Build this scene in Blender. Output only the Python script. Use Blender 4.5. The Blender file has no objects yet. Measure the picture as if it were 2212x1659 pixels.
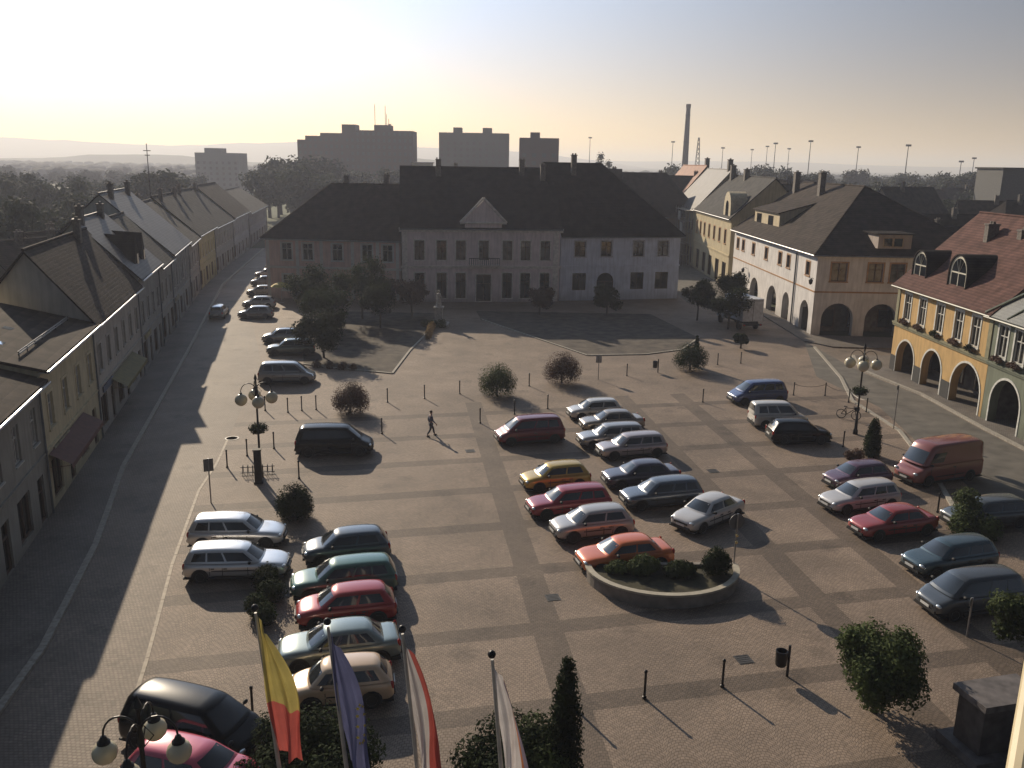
import bpy, bmesh, math, random
from mathutils import Vector, Matrix
R = random.Random(7)
PI = math.pi
col = bpy.context.scene.collection
scene = bpy.context.scene

# ---------------------------------------------------------------- camera model
# x, y are positions measured on the photograph; they are turned into real points on the
# ground (or at a known height / on a known wall) and everything is then built there.
F, CX, CY, H = 1901., 1106., 829.5, 18.
PITCH, ROLL = math.radians(14.16), math.radians(1.0)
SUN_AZ, SUN_EL = -29.8, 24.0
def ray(x, y):
    u = x - CX; v = y - CY
    c, s = math.cos(ROLL), math.sin(ROLL)
    u2 = c*u + s*v; v2 = -s*u + c*v
    cp, sp = math.cos(PITCH), math.sin(PITCH)
    return Vector((u2, F*cp - v2*sp, -F*sp - v2*cp))
def G(x, y, z=0.):
    d = ray(x, y); t = (z - H)/d.z
    return Vector((t*d.x, t*d.y, z))
def atY(x, y, Y):
    d = ray(x, y); t = Y/d.y
    return Vector((t*d.x, Y, H + t*d.z))

# ---------------------------------------------------------------- materials
MATS = {}
def mat(name, c, rough=.8, var=.12, scale=3., metal=0., coat=0., spec=.5, bump=0., bscale=30., kind=None, dark=None, emit=None):
    if name in MATS: return MATS[name]
    m = bpy.data.materials.new(name); m.use_nodes = True; MATS[name] = m
    nt = m.node_tree; N = nt.nodes; Lk = nt.links
    b = N['Principled BSDF']
    b.inputs['Roughness'].default_value = rough
    b.inputs['Metallic'].default_value = metal
    b.inputs['Coat Weight'].default_value = coat
    b.inputs['Coat Roughness'].default_value = .13
    b.inputs['Specular IOR Level'].default_value = spec
    tc = N.new('ShaderNodeTexCoord')
    nz = N.new('ShaderNodeTexNoise'); nz.inputs['Scale'].default_value = scale; nz.inputs['Detail'].default_value = 5
    Lk.new(tc.outputs['Object'], nz.inputs['Vector'])
    mx = N.new('ShaderNodeMixRGB')
    lo = dark or tuple(v*(1-2*var) for v in c)
    hi = tuple(min(1, v*(1+1.2*var)) for v in c)
    rp = N.new('ShaderNodeMapRange'); rp.inputs[1].default_value = .3; rp.inputs[2].default_value = .7
    Lk.new(nz.outputs['Fac'], rp.inputs[0]); Lk.new(rp.outputs[0], mx.inputs[0])
    mx.inputs[1].default_value = (*lo, 1); mx.inputs[2].default_value = (*hi, 1)
    out = mx.outputs[0]
    if kind == 'tile':      # courses of roof tiles, lines at constant height
        sp = N.new('ShaderNodeSeparateXYZ'); Lk.new(tc.outputs['Object'], sp.inputs[0])
        m1 = N.new('ShaderNodeMath'); m1.operation = 'MULTIPLY'; m1.inputs[1].default_value = 5.2; Lk.new(sp.outputs[2], m1.inputs[0])
        fr = N.new('ShaderNodeMath'); fr.operation = 'FRACT'; Lk.new(m1.outputs[0], fr.inputs[0])
        n2 = N.new('ShaderNodeTexNoise'); n2.inputs['Scale'].default_value = 14; n2.inputs['Detail'].default_value = 3; Lk.new(tc.outputs['Object'], n2.inputs['Vector'])
        ad = N.new('ShaderNodeMath'); ad.operation = 'ADD'; Lk.new(fr.outputs[0], ad.inputs[0]); Lk.new(n2.outputs['Fac'], ad.inputs[1])
        r2 = N.new('ShaderNodeMapRange'); r2.inputs[1].default_value = .4; r2.inputs[2].default_value = 1.5; r2.inputs[3].default_value = .62; r2.inputs[4].default_value = 1.15
        Lk.new(ad.outputs[0], r2.inputs[0])
        ml = N.new('ShaderNodeMixRGB'); ml.blend_type = 'MULTIPLY'; ml.inputs[0].default_value = 1
        Lk.new(out, ml.inputs[1]); Lk.new(r2.outputs[0], ml.inputs[2]); out = ml.outputs[0]
        bp = N.new('ShaderNodeBump'); bp.inputs['Strength'].default_value = .5; bp.inputs['Distance'].default_value = .03
        Lk.new(ad.outputs[0], bp.inputs['Height']); Lk.new(bp.outputs[0], b.inputs['Normal'])
    if kind == 'wall':      # streaks and splash dirt near the ground
        sp = N.new('ShaderNodeSeparateXYZ'); Lk.new(tc.outputs['Object'], sp.inputs[0])
        r2 = N.new('ShaderNodeMapRange'); r2.inputs[1].default_value = 0; r2.inputs[2].default_value = 1.4; r2.inputs[3].default_value = .7; r2.inputs[4].default_value = 1.
        Lk.new(sp.outputs[2], r2.inputs[0])
        mp = N.new('ShaderNodeMapping'); mp.inputs['Scale'].default_value = (2.2, 2.2, .25); Lk.new(tc.outputs['Object'], mp.inputs[0])
        n2 = N.new('ShaderNodeTexNoise'); n2.inputs['Scale'].default_value = 1.6; n2.inputs['Detail'].default_value = 6; Lk.new(mp.outputs[0], n2.inputs['Vector'])
        r3 = N.new('ShaderNodeMapRange'); r3.inputs[1].default_value = .35; r3.inputs[2].default_value = .6; r3.inputs[3].default_value = .82; r3.inputs[4].default_value = 1.
        Lk.new(n2.outputs['Fac'], r3.inputs[0])
        mm = N.new('ShaderNodeMath'); mm.operation = 'MULTIPLY'; Lk.new(r2.outputs[0], mm.inputs[0]); Lk.new(r3.outputs[0], mm.inputs[1])
        ml = N.new('ShaderNodeMixRGB'); ml.blend_type = 'MULTIPLY'; ml.inputs[0].default_value = 1
        Lk.new(out, ml.inputs[1]); Lk.new(mm.outputs[0], ml.inputs[2]); out = ml.outputs[0]
    if bump and kind != 'tile':
        n3 = N.new('ShaderNodeTexNoise'); n3.inputs['Scale'].default_value = bscale; n3.inputs['Detail'].default_value = 4
        Lk.new(tc.outputs['Object'], n3.inputs['Vector'])
        bp = N.new('ShaderNodeBump'); bp.inputs['Strength'].default_value = bump; bp.inputs['Distance'].default_value = .05
        Lk.new(n3.outputs['Fac'], bp.inputs['Height']); Lk.new(bp.outputs[0], b.inputs['Normal'])
    if kind == 'leaf':
        oi = N.new('ShaderNodeObjectInfo')
        hs = N.new('ShaderNodeHueSaturation')
        r4 = N.new('ShaderNodeMapRange'); r4.inputs[3].default_value = .75; r4.inputs[4].default_value = 1.25
        Lk.new(oi.outputs['Random'], r4.inputs[0]); Lk.new(r4.outputs[0], hs.inputs['Value']); Lk.new(out, hs.inputs['Color']); out = hs.outputs[0]
        tr = N.new('ShaderNodeBsdfTranslucent'); ms = N.new('ShaderNodeMixShader'); ms.inputs[0].default_value = .22
        Lk.new(out, tr.inputs['Color']); Lk.new(b.outputs[0], ms.inputs[1]); Lk.new(tr.outputs[0], ms.inputs[2])
        Lk.new(ms.outputs[0], N['Material Output'].inputs['Surface'])
    Lk.new(out, b.inputs['Base Color'])
    return m

def paver_mat(name, base, band_on, arc, dark_k=.6):
    """small granite setts; arc: laid in segment arcs; band_on: grid of darker bands across the square"""
    m = bpy.data.materials.new(name); m.use_nodes = True
    nt = m.node_tree; N = nt.nodes; L = nt.links; b = N['Principled BSDF']
    b.inputs['Roughness'].default_value = .72; b.inputs['Specular IOR Level'].default_value = .35
    tc = N.new('ShaderNodeTexCoord'); sp = N.new('ShaderNodeSeparateXYZ'); L.new(tc.outputs['Object'], sp.inputs[0])
    def M(op, a, bb=None, c=None):
        n = N.new('ShaderNodeMath'); n.operation = op
        for i, v in enumerate((a, bb, c)):
            if v is None: continue
            if isinstance(v, (int, float)): n.inputs[i].default_value = v
            else: L.new(v, n.inputs[i])
        return n.outputs[0]
    X, Y = sp.outputs[0], sp.outputs[1]
    wn = N.new('ShaderNodeTexNoise'); wn.inputs['Scale'].default_value = .6; wn.inputs['Detail'].default_value = 2; L.new(tc.outputs['Object'], wn.inputs['Vector'])
    wob = M('MULTIPLY', M('SUBTRACT', wn.outputs['Fac'], .5), .25)
    yy = Y
    if arc:
        fx = M('SUBTRACT', M('FRACT', M('DIVIDE', X, 1.25)), .5)
        yy = M('ADD', Y, M('MULTIPLY', M('MULTIPLY', fx, fx), 1.7))
    yy = M('ADD', yy, wob)
    cb = N.new('ShaderNodeCombineXYZ'); L.new(X, cb.inputs[0]); L.new(yy, cb.inputs[1])
    br = N.new('ShaderNodeTexBrick'); br.inputs['Scale'].default_value = 1.; br.inputs['Mortar Size'].default_value = .016; br.inputs['Mortar Smooth'].default_value = .4
    br.inputs['Brick Width'].default_value = .15; br.inputs['Row Height'].default_value = .135
    br.inputs['Color1'].default_value = (1.08, 1.06, 1.05, 1); br.inputs['Color2'].default_value = (.87, .86, .85, 1); br.inputs['Mortar'].default_value = (.58, .55, .52, 1)
    L.new(cb.outputs[0], br.inputs['Vector'])
    n1 = N.new('ShaderNodeTexNoise'); n1.inputs['Scale'].default_value = .35; n1.inputs['Detail'].default_value = 7; n1.inputs['Roughness'].default_value = .65; L.new(tc.outputs['Object'], n1.inputs['Vector'])
    r1 = N.new('ShaderNodeMapRange'); r1.inputs[1].default_value = .3; r1.inputs[2].default_value = .7; r1.inputs[3].default_value = .72; r1.inputs[4].default_value = 1.14; L.new(n1.outputs['Fac'], r1.inputs[0])
    n2 = N.new('ShaderNodeTexNoise'); n2.inputs['Scale'].default_value = 5.; n2.inputs['Detail'].default_value = 4; L.new(tc.outputs['Object'], n2.inputs['Vector'])
    r2 = N.new('ShaderNodeMapRange'); r2.inputs[1].default_value = .3; r2.inputs[2].default_value = .7; r2.inputs[3].default_value = .84; r2.inputs[4].default_value = 1.1; L.new(n2.outputs['Fac'], r2.inputs[0])
    f = M('MULTIPLY', r1.outputs[0], r2.outputs[0])
    n4 = N.new('ShaderNodeTexNoise'); n4.inputs['Scale'].default_value = .13; n4.inputs['Detail'].default_value = 3; L.new(tc.outputs['Object'], n4.inputs['Vector'])
    r4 = N.new('ShaderNodeMapRange'); r4.inputs[1].default_value = .35; r4.inputs[2].default_value = .65; r4.inputs[3].default_value = .84; r4.inputs[4].default_value = 1.12; L.new(n4.outputs['Fac'], r4.inputs[0])
    vo = N.new('ShaderNodeTexVoronoi'); vo.inputs['Scale'].default_value = .42; vo.inputs['Randomness'].default_value = 1.; L.new(tc.outputs['Object'], vo.inputs['Vector'])
    r5 = N.new('ShaderNodeMapRange'); r5.inputs[1].default_value = .08; r5.inputs[2].default_value = .3; r5.inputs[3].default_value = .72; r5.inputs[4].default_value = 1.; L.new(M('ADD', vo.outputs['Distance'], M('MULTIPLY', M('SUBTRACT', n2.outputs['Fac'], .5), .35)), r5.inputs[0])
    f = M('MULTIPLY', f, M('MULTIPLY', r4.outputs[0], r5.outputs[0]))
    if band_on:
        v = M('SUBTRACT', Y, M('MULTIPLY', X, .23))
        fv = M('ABSOLUTE', M('SUBTRACT', M('FRACT', M('DIVIDE', M('SUBTRACT', v, 28.7), 5.25)), .5))
        mask = M('LESS_THAN', fv, .095)
        u = M('ADD', X, M('MULTIPLY', M('SUBTRACT', Y, 40), .135))
        for c, h in ((.45, .62), (12.5, .6), (17.3, .62)):
            mask = M('MAXIMUM', mask, M('LESS_THAN', M('ABSOLUTE', M('SUBTRACT', u, c)), h))
        lim = M('MULTIPLY', M('GREATER_THAN', u, -17.5), M('LESS_THAN', v, 66))
        mask = M('MULTIPLY', mask, lim)
        f = M('MULTIPLY', f, M('SUBTRACT', 1., M('MULTIPLY', mask, 1-dark_k)))
    mu = N.new('ShaderNodeMixRGB'); mu.blend_type = 'MULTIPLY'; mu.inputs[0].default_value = 1; mu.inputs[1].default_value = (*base, 1); L.new(br.outputs['Color'], mu.inputs[2])
    mu2 = N.new('ShaderNodeMixRGB'); mu2.blend_type = 'MULTIPLY'; mu2.inputs[0].default_value = 1; L.new(mu.outputs[0], mu2.inputs[1]); L.new(f, mu2.inputs[2])
    L.new(mu2.outputs[0], b.inputs['Base Color'])
    bp = N.new('ShaderNodeBump'); bp.inputs['Strength'].default_value = .55; bp.inputs['Distance'].default_value = .02
    iv = M('SUBTRACT', M('MULTIPLY', n2.outputs['Fac'], .6), br.outputs['Fac'])
    L.new(iv, bp.inputs['Height']); L.new(bp.outputs[0], b.inputs['Normal'])
    return m

# ---------------------------------------------------------------- mesh helper
class MB:
    def __init__(s, xf=None): s.v = []; s.f = []; s.m = []; s.xf = xf
    def add(s, vs, fs, mi=0):
        o = len(s.v); s.v += [Vector(p) for p in vs]
        for f in fs: s.f.append([i+o for i in f]); s.m.append(mi)
    def quad(s, a, b, c, d, mi=0): s.add([a, b, c, d], [(0, 1, 2, 3)], mi)
    def poly(s, pts, mi=0): s.add(pts, [tuple(range(len(pts)))], mi)
    def box(s, x0, x1, y0, y1, z0, z1, mi=0):
        vs = [(x, y, z) for z in (z0, z1) for y in (y0, y1) for x in (x0, x1)]
        s.add(vs, [(0, 2, 3, 1), (4, 5, 7, 6), (0, 1, 5, 4), (2, 6, 7, 3), (0, 4, 6, 2), (1, 3, 7, 5)], mi)
    def obox(s, c, ax, ay, az, mi=0):
        c, ax, ay, az = map(Vector, (c, ax, ay, az))
        vs = [c + ax*i + ay*j + az*k for k in (-1, 1) for j in (-1, 1) for i in (-1, 1)]
        s.add(vs, [(0, 2, 3, 1), (4, 5, 7, 6), (0, 1, 5, 4), (2, 6, 7, 3), (0, 4, 6, 2), (1, 3, 7, 5)], mi)
    def tube(s, pts, r, n=8, mi=0, r2=None):
        pts = [Vector(p) for p in pts]; k = len(pts); rings = []
        for i, p in enumerate(pts):
            t = (pts[min(i+1, k-1)] - pts[max(i-1, 0)]).normalized()
            a = t.cross(Vector((0, 0, 1)));
            if a.length < .05: a = t.cross(Vector((1, 0, 0)))
            a.normalize(); b = t.cross(a)
            rr = r if r2 is None else r + (r2-r)*i/(k-1)
            rings.append([p + (a*math.cos(2*PI*j/n) + b*math.sin(2*PI*j/n))*rr for j in range(n)])
        vs = [p for q in rings for p in q]
        fs = [(i*n+j, i*n+(j+1) % n, (i+1)*n+(j+1) % n, (i+1)*n+j) for i in range(k-1) for j in range(n)]
        fs += [tuple(range(n))[::-1], tuple((k-1)*n+j for j in range(n))]
        s.add(vs, fs, mi)
    def lathe(s, prof, c=(0, 0, 0), n=16, mi=0, axis='z'):
        vs = []; c = Vector(c)
        for r, z in prof:
            for j in range(n):
                a = 2*PI*j/n
                p = Vector((r*math.cos(a), r*math.sin(a), z))
                if axis == 'y': p = Vector((p.x, p.z, p.y))
                vs.append(c + p)
        k = len(prof)
        fs = [(i*n+j, i*n+(j+1) % n, (i+1)*n+(j+1) % n, (i+1)*n+j) for i in range(k-1) for j in range(n)]
        if prof[0][0] > 1e-4: fs.append(tuple(range(n))[::-1])
        if prof[-1][0] > 1e-4: fs.append(tuple((k-1)*n+j for j in range(n)))
        s.add(vs, fs, mi)
    def sphere(s, c, r, n=14, mi=0, sx=1, sy=1, sz=1):
        k = n//2+1; prof = []
        vs = []; fs = []; c = Vector(c)
        for i in range(k+1):
            t = PI*i/k
            for j in range(n):
                a = 2*PI*j/n
                vs.append(c + Vector((r*sx*math.sin(t)*math.cos(a), r*sy*math.sin(t)*math.sin(a), r*sz*math.cos(t))))
        fs = [(i*n+j, (i+1)*n+j, (i+1)*n+(j+1) % n, i*n+(j+1) % n) for i in range(k) for j in range(n)]
        s.add(vs, fs, mi)
    def prism(s, poly2, z0, z1, mi=0):   # vertical prism of an xy polygon
        n = len(poly2)
        vs = [(x, y, z0) for x, y in poly2] + [(x, y, z1) for x, y in poly2]
        s.add(vs, [tuple(range(n))[::-1], tuple(range(n, 2*n))] + [(i, (i+1) % n, n+(i+1) % n, n+i) for i in range(n)], mi)
    def mesh(s, name, mats, smooth=False):
        me = bpy.data.meshes.new(name)
        vs = [s.xf(p) for p in s.v] if s.xf else s.v
        me.from_pydata([tuple(p) for p in vs], [], s.f)
        for m_ in (mats if isinstance(mats, (list, tuple)) else [mats]): me.materials.append(m_)
        me.polygons.foreach_set('material_index', s.m)
        if smooth:
            me.polygons.foreach_set('use_smooth', [True]*len(s.f))
            try: me.set_sharp_from_angle(angle=math.radians(40))
            except Exception: pass
        me.update(); return me
    def build(s, name, mats, parent=None, smooth=False, loc=None, rz=0):
        o = bpy.data.objects.new(name, s.mesh(name, mats, smooth)); col.objects.link(o)
        if parent: o.parent = parent
        if loc is not None: o.location = loc
        if rz: o.rotation_euler.z = rz
        return o
def tag(o, label=None, cat=None, group=None, kind=None):
    if label: o['label'] = label
    if cat: o['category'] = cat
    if group: o['group'] = group
    if kind: o['kind'] = kind
    return o
def empty(name, loc, rz, label, cat, group=None):
    o = bpy.data.objects.new(name, None); col.objects.link(o); o.location = loc; o.rotation_euler.z = rz
    o.empty_display_size = .3
    return tag(o, label, cat, group)
def dup(o, loc=None, rz=None, label=None, group=None, sc=None):
    kids = {}
    for c in bpy.data.objects:
        if c.parent: kids.setdefault(c.parent, []).append(c)
    def rec(q, par):
        c = q.copy(); col.objects.link(c)
        if par: c.parent = par
        for k in kids.get(q, []): rec(k, c)
        return c
    r = rec(o, None)
    if loc is not None: r.location = loc
    if rz is not None: r.rotation_euler.z = rz
    if sc is not None: r.scale = sc
    if label: r['label'] = label
    if group: r['group'] = group
    return r

# ---------------------------------------------------------------- world, sun, camera
w = bpy.data.worlds.new("World"); scene.world = w; w.use_nodes = True
nt = w.node_tree; N = nt.nodes; Lk = nt.links
bg = N['Background']
sky = N.new('ShaderNodeTexSky'); sky.sky_type = 'NISHITA'; sky.sun_disc = False
sky.sun_elevation = math.radians(SUN_EL); sky.sun_rotation = math.radians(SUN_AZ); sky.dust_density = 3.; sky.air_density = 1.2; sky.altitude = 300
sd = Vector((math.sin(math.radians(SUN_AZ))*math.cos(math.radians(SUN_EL)), math.cos(math.radians(SUN_AZ))*math.cos(math.radians(SUN_EL)), math.sin(math.radians(SUN_EL))))
tc = N.new('ShaderNodeTexCoord')
dp = N.new('ShaderNodeVectorMath'); dp.operation = 'DOT_PRODUCT'; dp.inputs[1].default_value = sd
Lk.new(tc.outputs['Generated'], dp.inputs[0])
def WM(op, a, b=None):
    n = N.new('ShaderNodeMath'); n.operation = op
    for i, v in enumerate((a, b)):
        if v is None: continue
        if isinstance(v, (int, float)): n.inputs[i].default_value = v
        else: Lk.new(v, n.inputs[i])
    return n.outputs[0]
dpos = WM('MAXIMUM', dp.outputs['Value'], 0.)
sp = N.new('ShaderNodeSeparateXYZ'); Lk.new(tc.outputs['Generated'], sp.inputs[0])
zz = WM('ABSOLUTE', sp.outputs[2])
hz = WM('POWER', WM('SUBTRACT', 1., zz), 11.)                   # warm haze band on the horizon
side = WM('MINIMUM', WM('MAXIMUM', WM('DIVIDE', WM('ADD', dp.outputs['Value'], .3), .8), 0.), 1.)
lum = WM('ADD', .045, WM('MULTIPLY', side, .13))
lum = WM('ADD', lum, WM('MULTIPLY', WM('POWER', dpos, 4.5), 1.55))
lum = WM('ADD', lum, WM('MULTIPLY', hz, WM('MULTIPLY', side, .22)))
lum = WM('MULTIPLY', lum, WM('SUBTRACT', 1., WM('MULTIPLY', WM('POWER', zz, .8), .7)))
back = WM('MULTIPLY', WM('SUBTRACT', 1., side), WM('POWER', WM('SUBTRACT', 1., zz), 3.))   # added low glow opposite the sun, brightens the shaded house fronts
lum = WM('ADD', lum, WM('MULTIPLY', back, .13))
SKY_K = .055
tint = N.new('ShaderNodeMixRGB'); tint.inputs[1].default_value = (.71, .96, 1.38, 1); tint.inputs[2].default_value = (1.75, 1.16, .34, 1); Lk.new(WM('MULTIPLY', hz, side), tint.inputs[0])
cs = N.new('ShaderNodeVectorMath'); cs.operation = 'SCALE'; Lk.new(tint.outputs[0], cs.inputs[0]); Lk.new(WM('DIVIDE', lum, SKY_K), cs.inputs[3])
n0 = N.new('ShaderNodeVectorMath'); n0.operation = 'SCALE'; n0.inputs[3].default_value = .05; Lk.new(sky.outputs[0], n0.inputs[0])
tot = N.new('ShaderNodeVectorMath'); tot.operation = 'ADD'; Lk.new(cs.outputs[0], tot.inputs[0]); Lk.new(n0.outputs[0], tot.inputs[1])
Lk.new(tot.outputs[0], bg.inputs['Color']); bg.inputs['Strength'].default_value = SKY_K

sl = bpy.data.lights.new("sun", 'SUN'); sl.energy = 5.2; sl.angle = math.radians(.53); sl.color = (1., .84, .64)
so = bpy.data.objects.new("sun", sl); col.objects.link(so); so.rotation_euler = (-sd).to_track_quat('-Z', 'Y').to_euler(); so.location = (-200, 300, 200)

cam = bpy.data.cameras.new("camera"); co = bpy.data.objects.new("camera", cam); col.objects.link(co); scene.camera = co
Rv = ray(CX+1, CY) - ray(CX, CY); Uv = ray(CX, CY-1) - ray(CX, CY); Fv = ray(CX, CY).normalized()
mw = Matrix(((Rv.x, Uv.x, -Fv.x, 0), (Rv.y, Uv.y, -Fv.y, 0), (Rv.z, Uv.z, -Fv.z, H), (0, 0, 0, 1)))
co.matrix_world = mw
cam.sensor_width = 36; cam.lens = 36*F/2212; cam.clip_start = .1; cam.clip_end = 20000
scene.view_settings.view_transform = 'Standard'; scene.view_settings.look = 'None'; scene.view_settings.exposure = 0
scene.render.resolution_x = 1024; scene.render.resolution_y = 768
cy = scene.cycles
cy.use_denoising = True; cy.max_bounces = 6; cy.diffuse_bounces = 3; cy.glossy_bounces = 3; cy.transparent_max_bounces = 6
cy.volume_bounces = 0; cy.sample_clamp_indirect = 4.; cy.caustics_reflective = False; cy.caustics_refractive = False

# haze lying over the town (the photograph is taken through bright morning mist)
hm = bpy.data.materials.new('haze'); hm.use_nodes = True; hn = hm.node_tree
for n in list(hn.nodes):
    if n.type != 'OUTPUT_MATERIAL': hn.nodes.remove(n)
vs_ = hn.nodes.new('ShaderNodeVolumeScatter'); vs_.inputs['Color'].default_value = (.80, .84, 1., 1); vs_.inputs['Density'].default_value = .00043; vs_.inputs['Anisotropy'].default_value = .3
hn.links.new(vs_.outputs[0], hn.nodes['Material Output'].inputs['Volume'])
b = MB(); b.box(-5000, 5000, -60, 9000, -20, 90); tag(b.build('haze', hm), kind='structure')

# ---------------------------------------------------------------- ground
fm = bpy.data.materials.new('fields'); fm.use_nodes = True; n_ = fm.node_tree.nodes; l_ = fm.node_tree.links
t_ = n_.new('ShaderNodeTexCoord'); vo = n_.new('ShaderNodeTexVoronoi'); vo.inputs['Scale'].default_value = .004; vo.inputs['Randomness'].default_value = .8
l_.new(t_.outputs['Object'], vo.inputs['Vector'])
cr = n_.new('ShaderNodeValToRGB'); e = cr.color_ramp.elements; e[0].color = (.035, .05, .022, 1); e[1].color = (.13, .15, .06, 1)
e2 = cr.color_ramp.elements.new(.5); e2.color = (.05, .08, .03, 1); sx_ = n_.new('ShaderNodeSeparateXYZ'); l_.new(vo.outputs['Color'], sx_.inputs[0]); l_.new(sx_.outputs[0], cr.inputs[0])
nn = n_.new('ShaderNodeTexNoise'); nn.inputs['Scale'].default_value = .05; nn.inputs['Detail'].default_value = 8; l_.new(t_.outputs['Object'], nn.inputs['Vector'])
mx_ = n_.new('ShaderNodeMixRGB'); mx_.blend_type = 'MULTIPLY'; mx_.inputs[0].default_value = .7; l_.new(cr.outputs[0], mx_.inputs[1]); l_.new(nn.outputs['Fac'], mx_.inputs[2])
l_.new(mx_.outputs[0], n_['Principled BSDF'].inputs['Base Color']); n_['Principled BSDF'].inputs['Roughness'].default_value = 1
b = MB(); b.quad((-9000, -200, -.03), (9000, -200, -.03), (9000, 12000, -.03), (-9000, 12000, -.03)); tag(b.build('ground', fm), kind='structure')

SETT = paver_mat('granite_setts', (.29, .225, .174), True, True)
SETT2 = paver_mat('street_setts', (.26, .215, .175), False, False)
SETT3 = paver_mat('pavement_setts', (.21, .19, .17), False, False)
ASPH = mat('old_asphalt', (.13, .118, .10), .85, .18, .8, bump=.3, bscale=60)
KERB = mat('kerb_granite', (.36, .33, .28), .8, .15, 6)
def sheet(name, pts, z, m):
    b = MB(); b.poly([(x, y, z) for x, y in pts]); return tag(b.build(name, m), kind='structure')
def fx(y): return -13 - .25*y if y < 127 else -44.75 - .17*(y-127)   # street front of the left row
sheet('town_ground', [(-15, -10), (44, -10), (44, 95), (34, 96), (34, 134), (-33, 125), (-31, 98), (-18, 50)], -.014, SETT2)
SQ_L = [(-8.5, 5), (-12.6, 26), (-13.3, 29), (-15.3, 36.7), (-17.3, 45.9), (-18.6, 55), (-22.5, 77), (-30.5, 101)]
sheet('square', SQ_L[::1] + [(-33, 120), (31, 122), (31, 92), (27, 76), (28.6, 66), (27.6, 57), (23, 5)], 0, SETT)
sheet('street_left', [(-14.2, 5), (-17.5, 29.5), (-19.7, 38.5), (-23.1, 49.4), (-30.9, 81.6), (-42.3, 127), (-51, 180), (-75, 330), (-60, 330), (-42, 190), (-33, 120)] + SQ_L[::-1], 0.004, SETT2)
sheet('road_right', [(23, 5), (34.2, 5), (34.6, 44), (33.6, 60.7), (33.4, 70), (32.0, 76.4), (31.6, 80), (31, 92), (27, 76), (28.6, 66), (27.6, 57)], 0.004, ASPH)
sheet('street_behind', [(23.5, 118), (32.4, 118), (33, 211), (34, 330), (24, 330), (23, 200)], 0.008, ASPH)
def raised(name, pts, h, m, z0=-.02):
    b = MB(); b.prism(pts, z0, h, 0); return tag(b.build(name, m), kind='structure')
left_k = [(-14, 5), (-17.4, 29.5), (-19.6, 38.5), (-23, 49.4), (-30.8, 81.6), (-42.2, 127), (-51, 180)]
raised('pavement_left', [(x-.16, y) for x, y in left_k] + [(fx(y)-.3, y) for y in (180, 127, 60, 5)], .12, SETT3)
right_p = [(34.9, 44), (33.9, 60.7), (33.7, 70), (32.6, 75.6), (32.2, 78), (32.6, 81.5), (33.6, 85)]
raised('pavement_right', right_p + [(40, 85), (40, 44)], .12, SETT3)
raised('pavement_corner', [(31.0, 92.), (31.0, 133), (32.75, 133), (32.9, 95.4), (48, 94), (48, 88), (33, 89)], .12, SETT3)
def strip(name, pts, wd, z0, z1, m):
    b = MB()
    for (x0, y0), (x1, y1) in zip(pts, pts[1:]):
        a = Vector((x0, y0)); c = Vector((x1, y1)); d = (c-a).normalized(); n = Vector((-d.y, d.x))*wd/2
        L_ = (c-a).length; k = max(1, int(L_/1.0))
        for i in range(k):
            p = a + (c-a)*(i/k) + d*.012; q = a + (c-a)*((i+1)/k) - d*.012
            b.prism([tuple(p-n), tuple(q-n), tuple(q+n), tuple(p+n)], z0, z1)
    return tag(b.build(name, m), kind='structure')
strip('kerb_left', left_k, .28, -.02, .135, KERB)
strip('kerb_right', right_p, .28, -.02, .135, KERB)
strip('kerb_square', [(31.1, 89), (29, 75.5), (27.1, 67.7), (27.45, 59.6), (27.0, 57.3), (25.6, 50), (23.6, 42.5), (21.6, 33), (20, 20)], .26, -.02, .11, KERB)
strip('gutter_stones', [(-12.6, 26), (-13.3, 29), (-15.3, 36.7), (-17.3, 45.9), (-17.8, 50.5), (-18.6, 55)], .14, -.01, .012, mat('gutter', (.34, .28, .21), .7, .15, 4))
# park before the town houses; dark ground colour paints in their missing shadow
SHADE_GROUND = mat('park_shade_ground', (.085, .07, .056), .95, .35, .9, bump=.5, bscale=20)
park_shade1 = [(-18.8, 77.2), (-16.6, 76.2), (-10.4, 74.2), (-10.0, 84), (-8.6, 99), (-9.5, 106), (-20, 106), (-23, 95)]
park_shade2 = [(7.2, 83), (13.0, 84), (17, 86.5), (20, 93), (17, 108), (-4.6, 108), (-3.8, 102)]
_ = 0; sheet('park_shade_left', park_shade1, .012, SHADE_GROUND); sheet('park_shade_right', park_shade2, .012, SHADE_GROUND)
strip('park_kerb_left', park_shade1[:5], .2, -.01, .09, KERB); strip('park_kerb_right', [park_shade2[-1], park_shade2[0], park_shade2[1], park_shade2[2], park_shade2[3]], .2, -.01, .09, KERB)
# hills on the horizon
def hill(name, x0, x1, y, hs, m, dy=900):
    b = MB(); n = len(hs); vs = []; hs = [h*min(1, i/9., (n-1-i)/9.) for i, h in enumerate(hs)]
    for i in range(n):
        x = x0 + (x1-x0)*i/(n-1); vs += [(x, y, -1), (x*1.02, y+dy, hs[i]), (x*1.1, y+3*dy, -1)]
    fs = []
    for i in range(n-1):
        fs += [(3*i, 3*i+3, 3*i+4, 3*i+1), (3*i+1, 3*i+4, 3*i+5, 3*i+2)]
    b.add(vs, fs); tag(b.build(name, m, smooth=True), kind='structure')
HILL = mat('wooded_hill', (.045, .06, .04), 1, .3, .01)
rr = random.Random(3)
hill('hills', -4200, 600, 3400, [66+14*math.sin(i*.35)+rr.uniform(-4, 4)+i*.4 for i in range(60)], HILL)
hill('hills', -2600, 4600, 4500, [42+6*math.sin(i*.4+1)+rr.uniform(-2, 2)-i*.1 for i in range(60)], HILL)
hill('hills', -1800, 200, 1400, [14+6*math.sin(i*.5)+rr.uniform(-1, 2) for i in range(50)], HILL, 200)

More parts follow.
